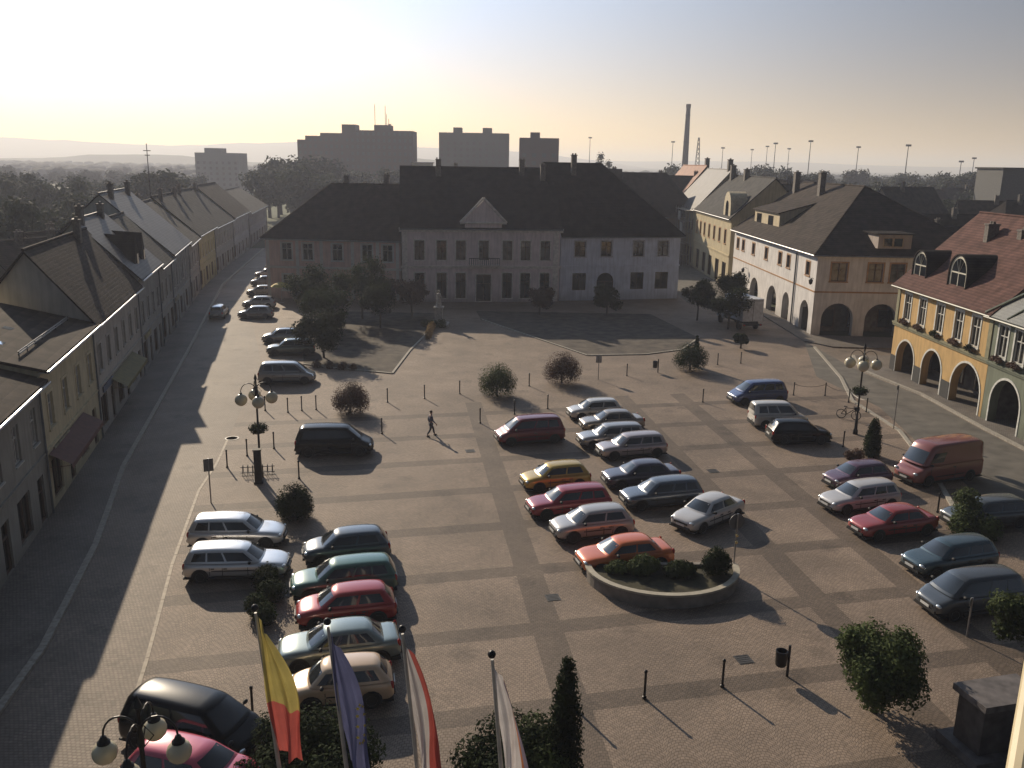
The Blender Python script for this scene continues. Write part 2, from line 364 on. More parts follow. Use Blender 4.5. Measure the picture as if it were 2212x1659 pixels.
# ---------------------------------------------------------------- shared materials
GLASS = mat('window_glass', (.012, .014, .016), .08, .3, .8, spec=.6)
GLASS_W = mat('window_glass_curtain', (.10, .10, .095), .15, .5, 1.2, spec=.6)
FR_W = mat('frame_white', (.55, .54, .5), .5, .06)
FR_B = mat('frame_brown', (.09, .05, .03), .6, .1)
METAL = mat('dark_metal', (.02, .02, .022), .4, .2, 8, metal=.5)
GALV = mat('galvanised', (.35, .35, .36), .35, .1, 4, metal=.8)
CHIM = mat('chimney_render', (.17, .15, .13), .9, .2, 5, bump=.3)
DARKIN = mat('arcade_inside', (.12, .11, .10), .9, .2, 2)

# ---------------------------------------------------------------- foliage
LEAF = mat('leaves_dark', (.026, .038, .014), .9, .35, .7, kind='leaf', spec=.12, dark=(.011, .019, .007))
LEAF2 = mat('leaves_mid', (.06, .08, .026), .85, .35, .9, kind='leaf', spec=.2, dark=(.03, .042, .014))
LEAF3 = mat('leaves_far', (.036, .048, .026), .9, .3, .3, kind='leaf', dark=(.022, .03, .016))
LEAFR = mat('leaves_rusty', (.11, .055, .035), .8, .3, .7, kind='leaf', dark=(.04, .022, .015))
BARK = mat('bark', (.08, .06, .045), .9, .3, 6, bump=.5)
def leaves(b, blobs, n, s, rnd, shell=.55):
    tot = sum(r[3]**2 for r in blobs)
    for (x, y, z, r, *sq) in blobs:
        sz = sq[0] if sq else 1.
        for _ in range(int(n*r*r/tot)):
            while True:
                v = Vector((rnd.gauss(0, 1), rnd.gauss(0, 1), rnd.gauss(0, 1)))
                if v.length > .01: break
            v.normalize(); core = rnd.random() < .22; rad = r*(rnd.uniform(.15, shell) if core else shell + (1-shell)*rnd.random()**.6)*(1+.12*rnd.uniform(-1, 1))
            p = Vector((x, y, z)) + Vector((v.x*rad, v.y*rad, v.z*rad*sz))
            nrm = (v + Vector((rnd.uniform(-1, 1), rnd.uniform(-1, 1), rnd.uniform(-.6, 1)))*.8).normalized()
            a = nrm.orthogonal().normalized(); a.rotate(Matrix.Rotation(rnd.uniform(0, 6.28), 3, nrm)); c = nrm.cross(a)
            k = s*rnd.uniform(.6, 1.3)*(1.9 if core else 1)
            b.add([p-a*k, p-c*k*.5, p+a*k, p+c*k*.5], [(0, 1, 2, 3)])
# ---------------------------------------------------------------- buildings
class Bld:
    def __init__(s, name, label, P0, P1, D, eave, wallm, group=None, sk=0., cat='building'):
        P0 = Vector((*P0, 0)); P1 = Vector((*P1, 0)); d = P1-P0
        s.L = d.length; s.D = D; s.e = eave; s.sk = sk; s.wm = wallm
        s.root = empty(name, P0, math.atan2(d.y, d.x), label, cat, group)
        s.P0 = P0; s.dir = d.normalized()
        s.ops = {'front': [], 'right': [], 'left': [], 'back': []}
        s.wall = MB(s.xf)
    def xf(s, p): return Vector((p.x + s.sk*p.y, p.y, p.z))
    def map(s, side):
        L, D = s.L, s.D
        return {'front': lambda u, w, d: (u, d, w), 'right': lambda u, w, d: (L-d, u, w),
                'left': lambda u, w, d: (d, D-u, w), 'back': lambda u, w, d: (L-u, D-d, w)}[side]
    def len(s, side): return s.L if side in ('front', 'back') else s.D
    def op(s, side, u0, u1, z0, z1, kind='win', fr=None, gl=None, arch=False, deep=.22, mull=(1, 1), surround=None, sill=None):
        s.ops[side].append(dict(u0=u0, u1=u1, z0=z0, z1=z1, kind=kind, fr=fr or FR_W, gl=gl or GLASS, arch=arch, deep=deep, mull=mull, sur=surround, sill=sill))
    def walls(s, z_low=0.):
        for side, ops in s.ops.items():
            M = s.map(side); Ls = s.len(side); w = s.wall
            us = sorted({0., Ls, *[round(o['u0'], 4) for o in ops], *[round(o['u1'], 4) for o in ops]})
            zs = sorted({z_low, s.e, *[round(o['z0'], 4) for o in ops], *[round(o['z1'], 4) for o in ops]})
            for i in range(len(us)-1):
                for j in range(len(zs)-1):
                    uc = (us[i]+us[i+1])/2; zc = (zs[j]+zs[j+1])/2
                    if any(o['u0'] < uc < o['u1'] and o['z0'] < zc < o['z1'] for o in ops): continue
                    w.quad(M(us[i], zs[j], 0), M(us[i+1], zs[j], 0), M(us[i+1], zs[j+1], 0), M(us[i], zs[j+1], 0))
            for o in ops:
                u0, u1, z0, z1, dd = o['u0'], o['u1'], o['z0'], o['z1'], o['deep']
                zt = z1
                if o['arch']:
                    r = (u1-u0)/2; uc = (u0+u1)/2; rz = min(r, z1-z0); zt = z1-rz; n = 14
                    arc = [(uc - r*math.cos(PI*k/n), zt + rz*math.sin(PI*k/n)) for k in range(n+1)]
                    for (a0, b0), (a1, b1) in zip(arc, arc[1:]):
                        if abs(a1-a0) > 1e-5: w.quad(M(a0, b0, 0), M(a1, b1, 0), M(a1, z1, 0), M(a0, z1, 0))
                        w.quad(M(a0, b0, 0), M(a1, b1, 0), M(a1, b1, dd), M(a0, b0, dd))
                else: w.quad(M(u0, z1, 0), M(u1, z1, 0), M(u1, z1, dd), M(u0, z1, dd))
                w.quad(M(u0, z0, 0), M(u0, zt, 0), M(u0, zt, dd), M(u0, z0, dd))
                w.quad(M(u1, z0, 0), M(u1, zt, 0), M(u1, zt, dd), M(u1, z0, dd))
                if z0 > z_low+.05: w.quad(M(u0, z0, 0), M(u1, z0, 0), M(u1, z0, dd), M(u0, z0, dd))
                if o['kind'] in ('win', 'door'): s.window(M, o)
                if o['sur']:
                    sb = MB(s.xf); t = .16
                    if o['arch']:
                        for (a0, b0), (a1, b1) in zip(arc, arc[1:]):
                            def ex(a, b_): return (uc+(a-uc)*(1+t/r), zt+(b_-zt)*(1+t/rz))
                            e0 = ex(a0, b0); e1 = ex(a1, b1)
                            sb.quad(M(a0, b0, -.04), M(a1, b1, -.04), M(*e1, -.04), M(*e0, -.04)); sb.quad(M(*e0, -.04), M(*e1, -.04), M(*e1, 0), M(*e0, 0))
                            sb.quad(M(a0, b0, -.04), M(a1, b1, -.04), M(a1, b1, .02), M(a0, b0, .02))
                        for ua, ub in ((u0-t, u0), (u1, u1+t)):
                            if zt > z0+.1: s.bar(sb, M, ua, ub, z0, zt, -.04, .0)
                    else:
                        s.bar(sb, M, u0-t, u1+t, z1, z1+t, -.04, 0); s.bar(sb, M, u0-t, u0, z0, z1, -.04, 0); s.bar(sb, M, u1, u1+t, z0, z1, -.04, 0)
                        s.bar(sb, M, u0-t-.06, u1+t+.06, z0-.12, z0, -.1, 0)
                    sb.build('surround', o['sur'], s.root)
    def bar(s, b, M, u0, u1, z0, z1, d0, d1):
        ps = [M(u, z, d) for d in (d0, d1) for z in (z0, z1) for u in (u0, u1)]
        b.add(ps, [(0, 1, 3, 2), (4, 6, 7, 5), (0, 4, 5, 1), (2, 3, 7, 6), (0, 2, 6, 4), (1, 5, 7, 3)])
    def window(s, M, o):
        u0, u1, z0, z1, dd = o['u0'], o['u1'], o['z0'], o['z1'], o['deep']
        fb = MB(s.xf); t = .08; d0, d1 = dd-.12, dd-.04
        if o['arch']:
            r = (u1-u0)/2; uc = (u0+u1)/2; zt = z1-r; n = 12
            arc = [(uc - r*math.cos(PI*k/n), zt + r*math.sin(PI*k/n)) for k in range(n+1)]
            k_ = (r-t)/r
            for (a0, b0), (a1, b1) in zip(arc, arc[1:]):
                i0 = (uc+(a0-uc)*k_, zt+(b0-zt)*k_); i1 = (uc+(a1-uc)*k_, zt+(b1-zt)*k_)
                fb.quad(M(a0, b0, d0), M(a1, b1, d0), M(*i1, d0), M(*i0, d0))
            pane = [M(u0, z0, d1), M(u1, z0, d1)] + [M(a, b_, d1) for a, b_ in arc[::-1]]
            s.bar(fb, M, u0+t, u1-t, zt-.03, zt+.05, d0, d1)
        else:
            zt = z1; s.bar(fb, M, u0, u1, z1-t, z1, d0, d1)
            pane = [M(u0, z0, d1), M(u1, z0, d1), M(u1, z1, d1), M(u0, z1, d1)]
        s.bar(fb, M, u0, u0+t, z0, zt-(0 if o['arch'] else t), d0, d1); s.bar(fb, M, u1-t, u1, z0, zt-(0 if o['arch'] else t), d0, d1)
        s.bar(fb, M, u0+t, u1-t, z0, z0+t, d0, d1)
        mu, mz = o['mull']
        for i in range(1, mu+1):
            u = u0 + (u1-u0)*i/(mu+1); s.bar(fb, M, u-.035, u+.035, z0+t, zt-(t if not o['arch'] else 0)-.001, d0-.01, d1)
        if mz:
            z = z0 + (z1-z0)*.66; s.bar(fb, M, u0+t, u1-t, z-.03, z+.03, d0-.004, d1)
        if o['sill'] is not None: s.bar(fb, M, u0-.06, u1+.06, z0-.07, z0-.002, -.09, dd-.05)
        f = fb.build('window' if o['kind'] == 'win' else 'door', o['fr'], s.root)
        pb = MB(s.xf); pb.poly(pane); pb.build('pane', o['gl'], f)
    def finish(s): return s.wall.build('wall', s.wm, s.root)
    def roof(s, zr, m, hipL=0., hipR=0., o=.45, ry=None, g=.25, gut=GALV, zf=None, th=.16):
        """ridge along x at y=ry; hip length 0 = gable"""
        L, D, e = s.L, s.D, s.e; ry = ry or D/2; s.zr = zr; s.ry = ry
        sl = (zr-e)/ry; ze = e - o*sl*.6; ze2 = e - o*(zr-e)/(D-ry)*.6
        xl = -g if not hipL else -o; xr = L+g if not hipR else L+o
        a, b_, c, d = (xl, -o, ze), (xr, -o, ze), (xr, D+o, ze2), (xl, D+o, ze2)
        r0 = (hipL if hipL else -g, ry, zr); r1 = (L-hipR if hipR else L+g, ry, zr)
        def up(p, k): return (p[0], p[1], p[2]+k)
        rb = MB(s.xf)
        K = th
        for k in (K, 0):
            A, B, C_, D_, r0_, r1_ = [up(p, k) for p in (a, b_, c, d, r0, r1)]
            rb.poly([A, B, r1_, r0_]); rb.poly([C_, D_, r0_, r1_])
            if hipL: rb.poly([D_, A, r0_])
            if hipR: rb.poly([B, C_, r1_])
        for p, q in ((a, b_), (b_, c if hipR else r1), (c, d), (d, a if hipL else r0)) + (() if hipR else ((r1, c),)) + (() if hipL else ((r0, a),)):
            rb.quad(p, q, up(q, K), up(p, K))
        s.rf = rb.build('roof', m, s.root)
        if not hipL: s.wall.poly([(0, 0, e), (0, D, e), (0, ry, zr-.03)])
        if not hipR: s.wall.poly([(L, 0, e), (L, D, e), (L, ry, zr-.03)])
        # ridge and hip tiles
        cb = MB(s.xf); cb.tube([up(r0, K+.02), up(r1, K+.02)], .11, 6)
        if hipR: cb.tube([up(b_, K+.02), up(r1, K+.02)], .09, 6); cb.tube([up(c, K+.02), up(r1, K+.02)], .09, 6)
        if hipL: cb.tube([up(a, K+.02), up(r0, K+.02)], .09, 6); cb.tube([up(d, K+.02), up(r0, K+.02)], .09, 6)
        cb.build('ridge_tiles', m, s.rf)
        gb = MB(s.xf); gb.tube([(xl, -o-.07, ze+.02), (xr, -o-.07, ze+.02)], .075, 6)
        if hipR: gb.tube([(xr+.07, -o, ze+.02), (xr+.07, D+o, ze2+.02)], .075, 6)
        if hipL: gb.tube([(xl-.07, -o, ze+.02), (xl-.07, D+o, ze2+.02)], .075, 6)
        gb.build('gutter', gut, s.root)
    def rz(s, y):
        return s.e + (s.zr-s.e)*(y/s.ry if y < s.ry else (s.D-y)/(s.D-s.ry))
    def chimney(s, x, y, top, w=.7, d=.5):
        b = MB(s.xf); z0 = s.rz(y)-.4; b.box(x-w/2, x+w/2, y-d/2, y+d/2, z0, top, 0); b.box(x-w/2-.07, x+w/2+.07, y-d/2-.07, y+d/2+.07, top+.002, top+.12, 0)
        for k in (-.2, .2): b.box(x+k-.09, x+k+.09, y-.09, y+.09, top+.123, top+.32, 0)
        b.build('chimney', CHIM, s.rf)
    def skylight(s, x, y, w=.8, l=1.1):
        b = MB(s.xf); sl = (s.zr-s.e)/s.ry; z = s.rz(y)+.2; q = s.rz(y+l)+.2
        n = .07
        b.quad((x, y, z), (x+w, y, z), (x+w, y+l, q), (x, y+l, q)); b.quad((x, y, z-n), (x+w, y, z-n), (x+w, y, z), (x, y, z)); b.quad((x, y, z-n), (x, y, z), (x, y+l, q), (x, y+l, q-n)); b.quad((x+w, y, z-n), (x+w, y, z), (x+w, y+l, q), (x+w, y+l, q-n))
        b.build('roof_window', mat('skylight_glass', (.5, .55, .6), .06, .1, spec=1., metal=.6), s.rf)
    def cornice(s, side, z, h=.28, out=.14, m=None, u0=None, u1=None, name='cornice'):
        M = s.map(side); b = MB(s.xf); a = -out+.003 if u0 is None else u0; c = s.len(side)+out-.003 if u1 is None else u1
        s.bar(b, M, a, c, z, z+h*.5, -out*.6, -.001); s.bar(b, M, a, c, z+h*.5+.001, z+h, -out, -.001)
        return b.build(name, m or s.wm, s.root)
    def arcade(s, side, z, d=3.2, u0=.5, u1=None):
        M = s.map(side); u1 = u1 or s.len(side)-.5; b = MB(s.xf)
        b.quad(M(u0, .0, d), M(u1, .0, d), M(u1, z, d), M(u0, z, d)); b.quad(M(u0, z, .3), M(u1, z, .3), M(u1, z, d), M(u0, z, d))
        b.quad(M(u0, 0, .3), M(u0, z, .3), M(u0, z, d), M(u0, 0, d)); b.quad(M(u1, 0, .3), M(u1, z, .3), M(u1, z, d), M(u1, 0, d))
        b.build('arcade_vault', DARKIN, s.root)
        k = int((u1-u0)/3.2)
        for i in range(k):
            c = u0 + (u1-u0)*(i+.5)/k; q = MB(s.xf); s.bar(q, M, c-1., c+1., .4, 2.6, d-.08, d-.01); f = q.build('shop_window', FR_B, s.root)
            q = MB(s.xf); s.bar(q, M, c-.9, c+.9, .5, 2.5, d-.1, d-.082); q.build('pane', GLASS, f)
    def dormer(s, x0, x1, yf, z0, z1, m_wall, m_roof, wins=(), shed=True, depth=4., arch=False, fr=None, rise_k=.12):
        """box dormer: face at local y=yf between x0..x1 and z0..z1"""
        b = MB(s.xf); t = .04
        yb = yf+depth
        if not arch:
            rs_ = depth*rise_k; b.add([(x0, yf, z0-.6), (x1, yf, z0-.6), (x1, yb, z0-.6), (x0, yb, z0-.6), (x0, yf, z1), (x1, yf, z1), (x1, yb, z1+rs_), (x0, yb, z1+rs_)], [(0, 1, 5, 4), (1, 2, 6, 5), (3, 0, 4, 7), (4, 5, 6, 7)])
            d = b.build('dormer', m_wall, s.rf)
            r = MB(s.xf); rise = depth*rise_k if shed else 0
            o = .3; r.add([(x0-o, yf-o, z1), (x1+o, yf-o, z1), (x1+o, yb, z1+rise), (x0-o, yb, z1+rise), (x0-o, yf-o, z1+.14), (x1+o, yf-o, z1+.14), (x1+o, yb, z1+.14+rise), (x0-o, yb, z1+.14+rise)],
                          [(0, 1, 2, 3), (4, 5, 6, 7), (0, 1, 5, 4), (1, 2, 6, 5), (2, 3, 7, 6), (3, 0, 4, 7)])
            r.build('dormer_roof', m_roof, d)
            for (a, c, e0, e1) in wins:
                f = MB(s.xf); f.box(a-.07, c+.07, yf-.05, yf-.002, e0-.07, e1+.07); f_ = f.build('window', fr or FR_B, d)
                p = MB(s.xf); p.box(a, (a+c)/2-.03, yf-.06, yf-.052, e0, e1); p.box((a+c)/2+.03, c, yf-.06, yf-.052, e0, e1); p.build('pane', GLASS, f_)
            return d
        # barrel dormer with an arched front window
        n = 12; r = (x1-x0)/2; xc = (x0+x1)/2; zt = z1-r
        arc = [(xc-r*math.cos(PI*k/n), zt+r*math.sin(PI*k/n)) for k in range(n+1)]
        b.poly([(x0, yf, z0), (x1, yf, z0)] + [(a, yf, c) for a, c in arc[::-1]])
        out = [(x0, z0)] + arc + [(x1, z0)]
        d = b.build('dormer', m_wall, s.rf)
        q = MB(s.xf)
        for (a0, c0), (a1, c1) in zip(out, out[1:]):
            k_ = 1.08
            e0 = (xc+(a0-xc)*k_, c0+.1); e1 = (xc+(a1-xc)*k_, c1+.1)
            q.quad((e0[0], yf-.15, e0[1]), (e1[0], yf-.15, e1[1]), (e1[0], yb, e1[1]), (e0[0], yb, e0[1]))
            q.quad((e0[0], yf-.15, e0[1]), (e1[0], yf-.15, e1[1]), (a1, yf-.15, c1), (a0, yf-.15, c0))
            q.quad((a0, yf-.15, c0), (a1, yf-.15, c1), (a1, yf, c1), (a0, yf, c0))
        q.build('dormer_roof', m_roof, d)
        f = MB(s.xf); ri = r*.82; ro = r*.98
        A = [(math.cos(PI*k/n), math.sin(PI*k/n)) for k in range(n+1)]
        for (c0, s0), (c1, s1) in zip(A, A[1:]):
            f.quad((xc-ro*c0, yf-.04, zt+ro*s0), (xc-ro*c1, yf-.04, zt+ro*s1), (xc-ri*c1, yf-.04, zt+ri*s1), (xc-ri*c0, yf-.04, zt+ri*s0))
        f.box(xc-ro, xc-ri, yf-.04, yf-.01, z0+.1, zt); f.box(xc+ri, xc+ro, yf-.04, yf-.01, z0+.1, zt)
        f.box(xc-ri, xc+ri, yf-.045, yf-.01, zt-.05, zt+.05); f.box(xc-ri, xc+ri, yf-.045, yf-.01, z0+.1, z0+.2); f.box(xc-.04, xc+.04, yf-.05, yf-.01, z0+.2, zt-.05)
        for an in (60, 90, 120): f.tube([(xc, yf-.03, zt), (xc+ri*math.cos(math.radians(an)), yf-.03, zt+ri*math.sin(math.radians(an)))], .025, 4)
        f_ = f.build('window', mat('frame_cream', (.62, .6, .5), .5), d)
        p = MB(s.xf); p.poly([(xc-ri, yf-.006, z0+.1), (xc+ri, yf-.006, z0+.1)] + [(xc+ri*c, yf-.006, zt+ri*s_) for c, s_ in A]); p.build('pane', GLASS, f_)
        return d

# --- colours
ROOF_BR = mat('roof_brown_tiles', (.055, .042, .034), .9, .25, 1.2, spec=.12, kind='tile')
ROOF_DK = mat('roof_dark_tiles', (.03, .025, .023), .9, .3, 1.0, spec=.1, kind='tile')
ROOF_GR = mat('roof_grey_tiles', (.055, .052, .047), .85, .25, 1.2, spec=.15, kind='tile')
ROOF_LT = mat('roof_light_sheet', (.085, .08, .08), .6, .15, 1.0, spec=.3, kind='tile')
ROOF_RD = mat('roof_red_tiles', (.125, .066, .055), .9, .2, 1.2, spec=.15, kind='tile')
ROOF_OR = mat('roof_orange_tiles', (.30, .12, .06), .75, .2, 1.2, kind='tile')
def WALL(name, c): return mat('plaster_'+name, c, .9, .07, .7, kind='wall', bump=.15)

# --- left row: houses along the shaded street
def lp(y): return (fx(y), y)
left = [
 ('low', 'near low house with brown roof at the left edge of the photo', 20, 42.3, 7.0, 8.9, 6.0, (.24, .23, .2), ROOF_BR, 0, 'town_house'),
 ('yel', 'pale yellow house with snow guard rail on its roof in the left row', 42.5, 54.8, 7.5, 9.4, 7.0, (.46, .40, .26), ROOF_BR, 0, 'town_house'),
 ('gry', 'grey house with two small skylights on a long brown roof', 55.0, 72, 7.7, 12.0, 3.7, (.36, .34, .31), ROOF_BR, .3, 'town_house'),
 ('dor', 'house with light sheet roof and two dark pointed dormers', 72.4, 84, 8.2, 12.7, 4.5, (.26, .26, .25), ROOF_LT, .1, 'town_house'),
 ('tan', 'house with plain tan roof joined to the light sheet roofed house', 84.2, 93, 7.7, 12.1, 4.3, (.30, .29, .27), ROOF_GR, .1, 'town_house'),
 ('pil', 'house with striped pilastered front and a tall dark roof', 93.2, 109, 8.0, 14.0, 6.4, (.34, .34, .33), ROOF_LT, 0, 'town_house'),
 ('drk', 'narrow house with dark roof behind the pilastered house', 109.3, 121, 7.4, 12.2, 5.5, (.26, .26, .25), ROOF_GR, 0, 'town_house'),
 ('ylw', 'house with yellowish side wall midway down the left street', 121.3, 138, 7.6, 12.5, 5.5, (.40, .36, .2), ROOF_GR, 0, 'town_house'),
 ('gr2', 'long grey roofed house near the far end of the left street', 138.3, 158, 7.4, 12.6, 6, (.3, .3, .3), ROOF_GR, 0, 'town_house'),
 ('pal', 'pale house with light verge at the far end of the left row', 158.4, 180, 7.6, 12.9, 6, (.42, .42, .45), ROOF_BR, 0, 'town_house'),
 ('end', 'farthest small house closing the left row before the trees', 182, 214, 7.0, 11.0, 6, (.34, .33, .36), ROOF_GR, 0, 'town_house'),
]
for i, (key, label, y0, y1, e, zr, k, wc, rm, sk, nm) in enumerate(left):
    B = Bld(nm, label, lp(y0), lp(y1), 2*k, e, WALL(key, tuple(v*1.3 for v in wc)), sk=sk)
    n = max(2, int(B.L/2.7)); fine = y0 < 90
    for j in range(n):
        u = B.L*(j+.5)/n
        B.op('front', u-.5, u+.5, 4.2, 6.0, fr=FR_W, gl=GLASS, mull=(1, 1) if fine else (1, 0), surround=mat('sur_'+key, tuple(min(.6, c*1.25) for c in wc)) if fine and key != 'low' else None, sill=1)
        if j % 2 == 0: B.op('front', u-1., u+1., .5, 2.6, fr=FR_B, gl=GLASS, mull=(1, 0))
        else: B.op('front', u-.55, u+.55, .13, 2.5, kind='door', fr=FR_B, gl=GLASS, mull=(0, 1))
    q = MB(B.xf); q.tube([(B.L-.25, -.1, .1), (B.L-.25, -.1, e-.2)], .06, 6); q.build('downpipe', mat('pipe_grey', (.10, .12, .14), .5), B.root)
    if i in (1, 2, 3, 5):
        q = MB(B.xf); q.box(1.2, 4.4, -.12, -.004, 2.75, 3.15); q.build('shop_sign', mat('sign_%s' % key, [(.3, .06, .04), (.3, .28, .2), (.08, .12, .2), (.25, .22, .1)][i % 4], .5, .3, 3), B.root)
    B.walls(); B.roof(zr, rm, ry=k, g=.2 if key != 'gry' else .3)
    B.cornice('front', e-.35, .3, .16)
    B.cornice('front', 3.2, .2, .1)
    B.finish()
    if key == 'yel':
        q = MB(B.xf)
        for d_ in (0, .12): q.tube([(1.2, 1.1, B.rz(1.1)+.35+d_), (B.L-.8, 1.1, B.rz(1.1)+.35+d_)], .04, 5)
        for j in range(8): x = 1.3+(B.L-2.2)*j/7; q.tube([(x, 1.1, B.rz(1.1)+.1), (x, 1.1, B.rz(1.1)+.5)], .03, 5)
        q.build('snow_guard', METAL, B.rf)
        q = MB(B.xf); q.box(-.2, B.L+.2, -.5, -.1, B.e-.1, B.e-.02); q.build('eave_flashing', mat('zinc_light', (.6, .58, .5), .3, .1, 5, metal=.7), B.rf)
        B.skylight(3.0, 2.3, .6, .5); B.skylight(6.5, 2.8, .6, .5)
    if key == 'gry': B.skylight(5, 2.3, .5, .5); B.skylight(6.5, .9, .5, .5); B.chimney(13, 3.3, 13.1)
    if key == 'low': B.chimney(8, 5.4, 10.2)
    if key == 'dor':
        for xx in (4.0, 7.6):
            q = MB(B.xf); q.add([(xx-1.5, .5, 8.5), (xx+1.5, .5, 8.5), (xx, .5, 11.3), (xx, 3.4, 11.5), (xx-1.5, 3.0, 10.9), (xx+1.5, 3.0, 10.9)], [(0, 1, 2), (0, 2, 3, 4), (1, 5, 3, 2)])
            dd = q.build('dormer', ROOF_DK, B.rf); q = MB(B.xf); q.box(xx-.4, xx+.4, .42, .48, 8.9, 9.8); q.build('window', GLASS, dd)
        B.chimney(1.3, 4.2, 13.8); B.chimney(9.6, 4.2, 13.6)
    if key in ('pil', 'gr2', 'ylw'): B.chimney(3, k-.6, zr+1.0); B.chimney(B.L-3, k-.6, zr+.9)
    if key == 'drk': B.chimney(5, k+.6, zr+1.)
    if key in ('tan', 'gr2'): B.skylight(3, 2.0, .9, 1.1)
    if key == 'pil':
        for j in range(9): u = .4+(B.L-.8)*j/8; q = MB(B.xf); q.box(u-.14, u+.14, -.09, -.002, 3.5, B.e-.4); q.build('pilaster', mat('pil_white', (.45, .45, .44)), B.root)
# awnings of the left row shops
for yb, c, lb, w_ in ((46.5, (.12, .045, .035), 'red brown shop awning on the pale yellow house in shade', 8.), (63, (.17, .15, .05), 'yellow shop sign band on the grey house in shade', 9.)):
    p = Vector((fx(yb), yb, 0)); d = Vector((-.2425, .9701, 0)); n = Vector((.9701, .2425, 0))
    q = MB(); a = -d*w_/2; c_ = d*w_/2
    q.quad(a+n*.05+Vector((0, 0, 3.1)), c_+n*.05+Vector((0, 0, 3.1)), c_+n*1.1+Vector((0, 0, 2.5)), a+n*1.1+Vector((0, 0, 2.5)))
    q.quad(a+n*1.1+Vector((0, 0, 2.5)), c_+n*1.1+Vector((0, 0, 2.5)), c_+n*1.1+Vector((0, 0, 2.25)), a+n*1.1+Vector((0, 0, 2.25)))
    for s_ in (a, c_): q.tube([s_+n*.05+Vector((0, 0, 2.4)), s_+n*1.1+Vector((0, 0, 2.45))], .02, 5)
    tag(q.build('awning', mat('awning_%d' % yb, c, .8), loc=p), lb, 'awning')

# --- centre front: three town houses
PINK = WALL('salmon', (.75, .55, .48)); PALEG = mat('plaster_light_grey', (.66, .64, .6), .85, .06)
B = Bld('town_house', 'salmon and grey house with pilasters and a hipped roof, left of the gabled centre house', (-32.5, 115.6), (-14.75, 114.6), 15, 8.0, PINK)
for i, u in enumerate((2.8, 5.6, 9.5, 13.4, 16.1)):
    B.op('front', u-.68, u+.68, 5.1, 7.3, fr=FR_W, gl=GLASS, mull=(1, 1), surround=PALEG)
    if i in (0, 2, 3): B.op('front', u-.65, u+.65, 1.1, 3.2, fr=FR_W, mull=(1, 1), surround=PALEG)
    else: B.op('front', u-.9, u+.9, .1, 2.9, kind='door', fr=FR_B, mull=(1, 1))
for u in (3, 6, 9, 12): B.op('left', u-.5, u+.5, 5.1, 7.2, fr=FR_W, sill=1)
B.walls(); B.roof(14.6, ROOF_BR, hipL=7, hipR=0, o=.5); B.cornice('front', 7.6, .35, .25, PALEG); B.cornice('front', 4.0, .3, .14, PALEG); B.cornice('left', 7.6, .35, .25, PALEG)
for u in (.3, 4.2, 7.4, 11.5, 14.8, 17.4):
    q = MB(B.xf); q.box(u-.2, u+.2, -.08, -.002, 4.32, 7.58); q.build('pilaster', PALEG, B.root)
    q = MB(B.xf); q.box(u-.2, u+.2, -.08, -.002, .1, 3.98); q.build('pilaster', PALEG, B.root)
B.finish(); B.chimney(9, 8.2, 15.7); B.chimney(14.5, 8.2, 15.9)
for yy_ in range(1): 
    q = MB(); q.lathe([(1.3, 2.2), (.9, 2.45), (.03, 2.75)], n=8); q.lathe([(.03, 0), (.03, 2.7)], n=6)
for xx_, yy_ in ((-29.6, 111.5), (-27., 111.2)):
    e_ = empty('parasol', (xx_, yy_, 0), 0, 'yellow cafe parasol in front of the salmon and grey house, %s' % ('left one' if xx_ < -28 else 'right one'), 'parasol', None)
    q = MB(); q.lathe([(1.35, 2.15), (.9, 2.45), (.03, 2.75)], n=8); q.build('canopy', mat('parasol_yellow', (.45, .36, .08), .8), e_)
    q = MB(); q.lathe([(.03, .06), (.03, 2.72)], n=6); q.lathe([(.3, 0), (.3, .06)], n=10); q.build('pole', GALV, e_)

ROSE = WALL('rose_grey', (.8, .68, .66))
B = Bld('town_house', 'grey pink centre house with a triangular gable above its cornice', (-14.5, 114.2), (6.0, 116.6), 20, 9.6, ROSE)
ORN = mat('plaster_cream_trim', (.72, .66, .6), .8)
for i, u in enumerate((2.25, 5.1, 7.6, 10.6, 13.7, 16.1, 18.7)):
    B.op('front', u-.62, u+.62, 5.5, 8.0, fr=FR_B, gl=GLASS_W if i in (2, 4) else GLASS, mull=(1, 1), surround=ORN)
    if i == 3: B.op('front', u-.95, u+.95, .1, 3.6, kind='door', fr=FR_B, mull=(1, 1), surround=ORN)
    else: B.op('front', u-.62, u+.62, .5, 3.8, fr=FR_B, mull=(1, 1), surround=ORN)
B.walls(); B.roof(17.0, ROOF_DK, hipL=0, hipR=0, o=.4); B.cornice('front', 9.1, .5, .35, ORN); B.cornice('front', 4.4, .35, .18, ORN)
for u in (.35, 20.1): q = MB(B.xf); q.box(u-.35, u+.35, -.1, -.002, .1, 9.1); q.build('pilaster', ORN, B.root)
q = MB(B.xf); q.add([(7.7, -.3, 10.3), (13.3, -.3, 10.3), (10.5, -.3, 13.2), (7.7, 2.2, 10.3), (13.3, 2.2, 10.3), (10.5, 3.5, 13.2)], [(0, 1, 2), (3, 5, 4), (0, 2, 5, 3), (1, 4, 5, 2), (0, 3, 4, 1)])
q.box(8.1, 12.9, -.25, 2.0, 9.62, 10.298)
gb_ = q.build('gable', ROSE, B.root)
q = MB(B.xf)
for a, c in (((7.5, -.4, 10.35), (10.5, -.4, 13.45)), ((10.5, -.4, 13.45), (13.5, -.4, 10.35)), ((7.5, -.4, 10.3), (13.5, -.4, 10.3))): q.tube([a, c], .17, 6)
q.build('gable_moulding', ORN, gb_)
q = MB(B.xf); q.box(8.6, 12.6, -1.1, -.01, 4.75, 4.95); q.build('balcony', ORN, B.root)
q = MB(B.xf)
for j in range(15): x = 8.65+3.9*j/14; q.tube([(x, -1.05, 4.95), (x, -1.05, 5.8)], .03, 5)
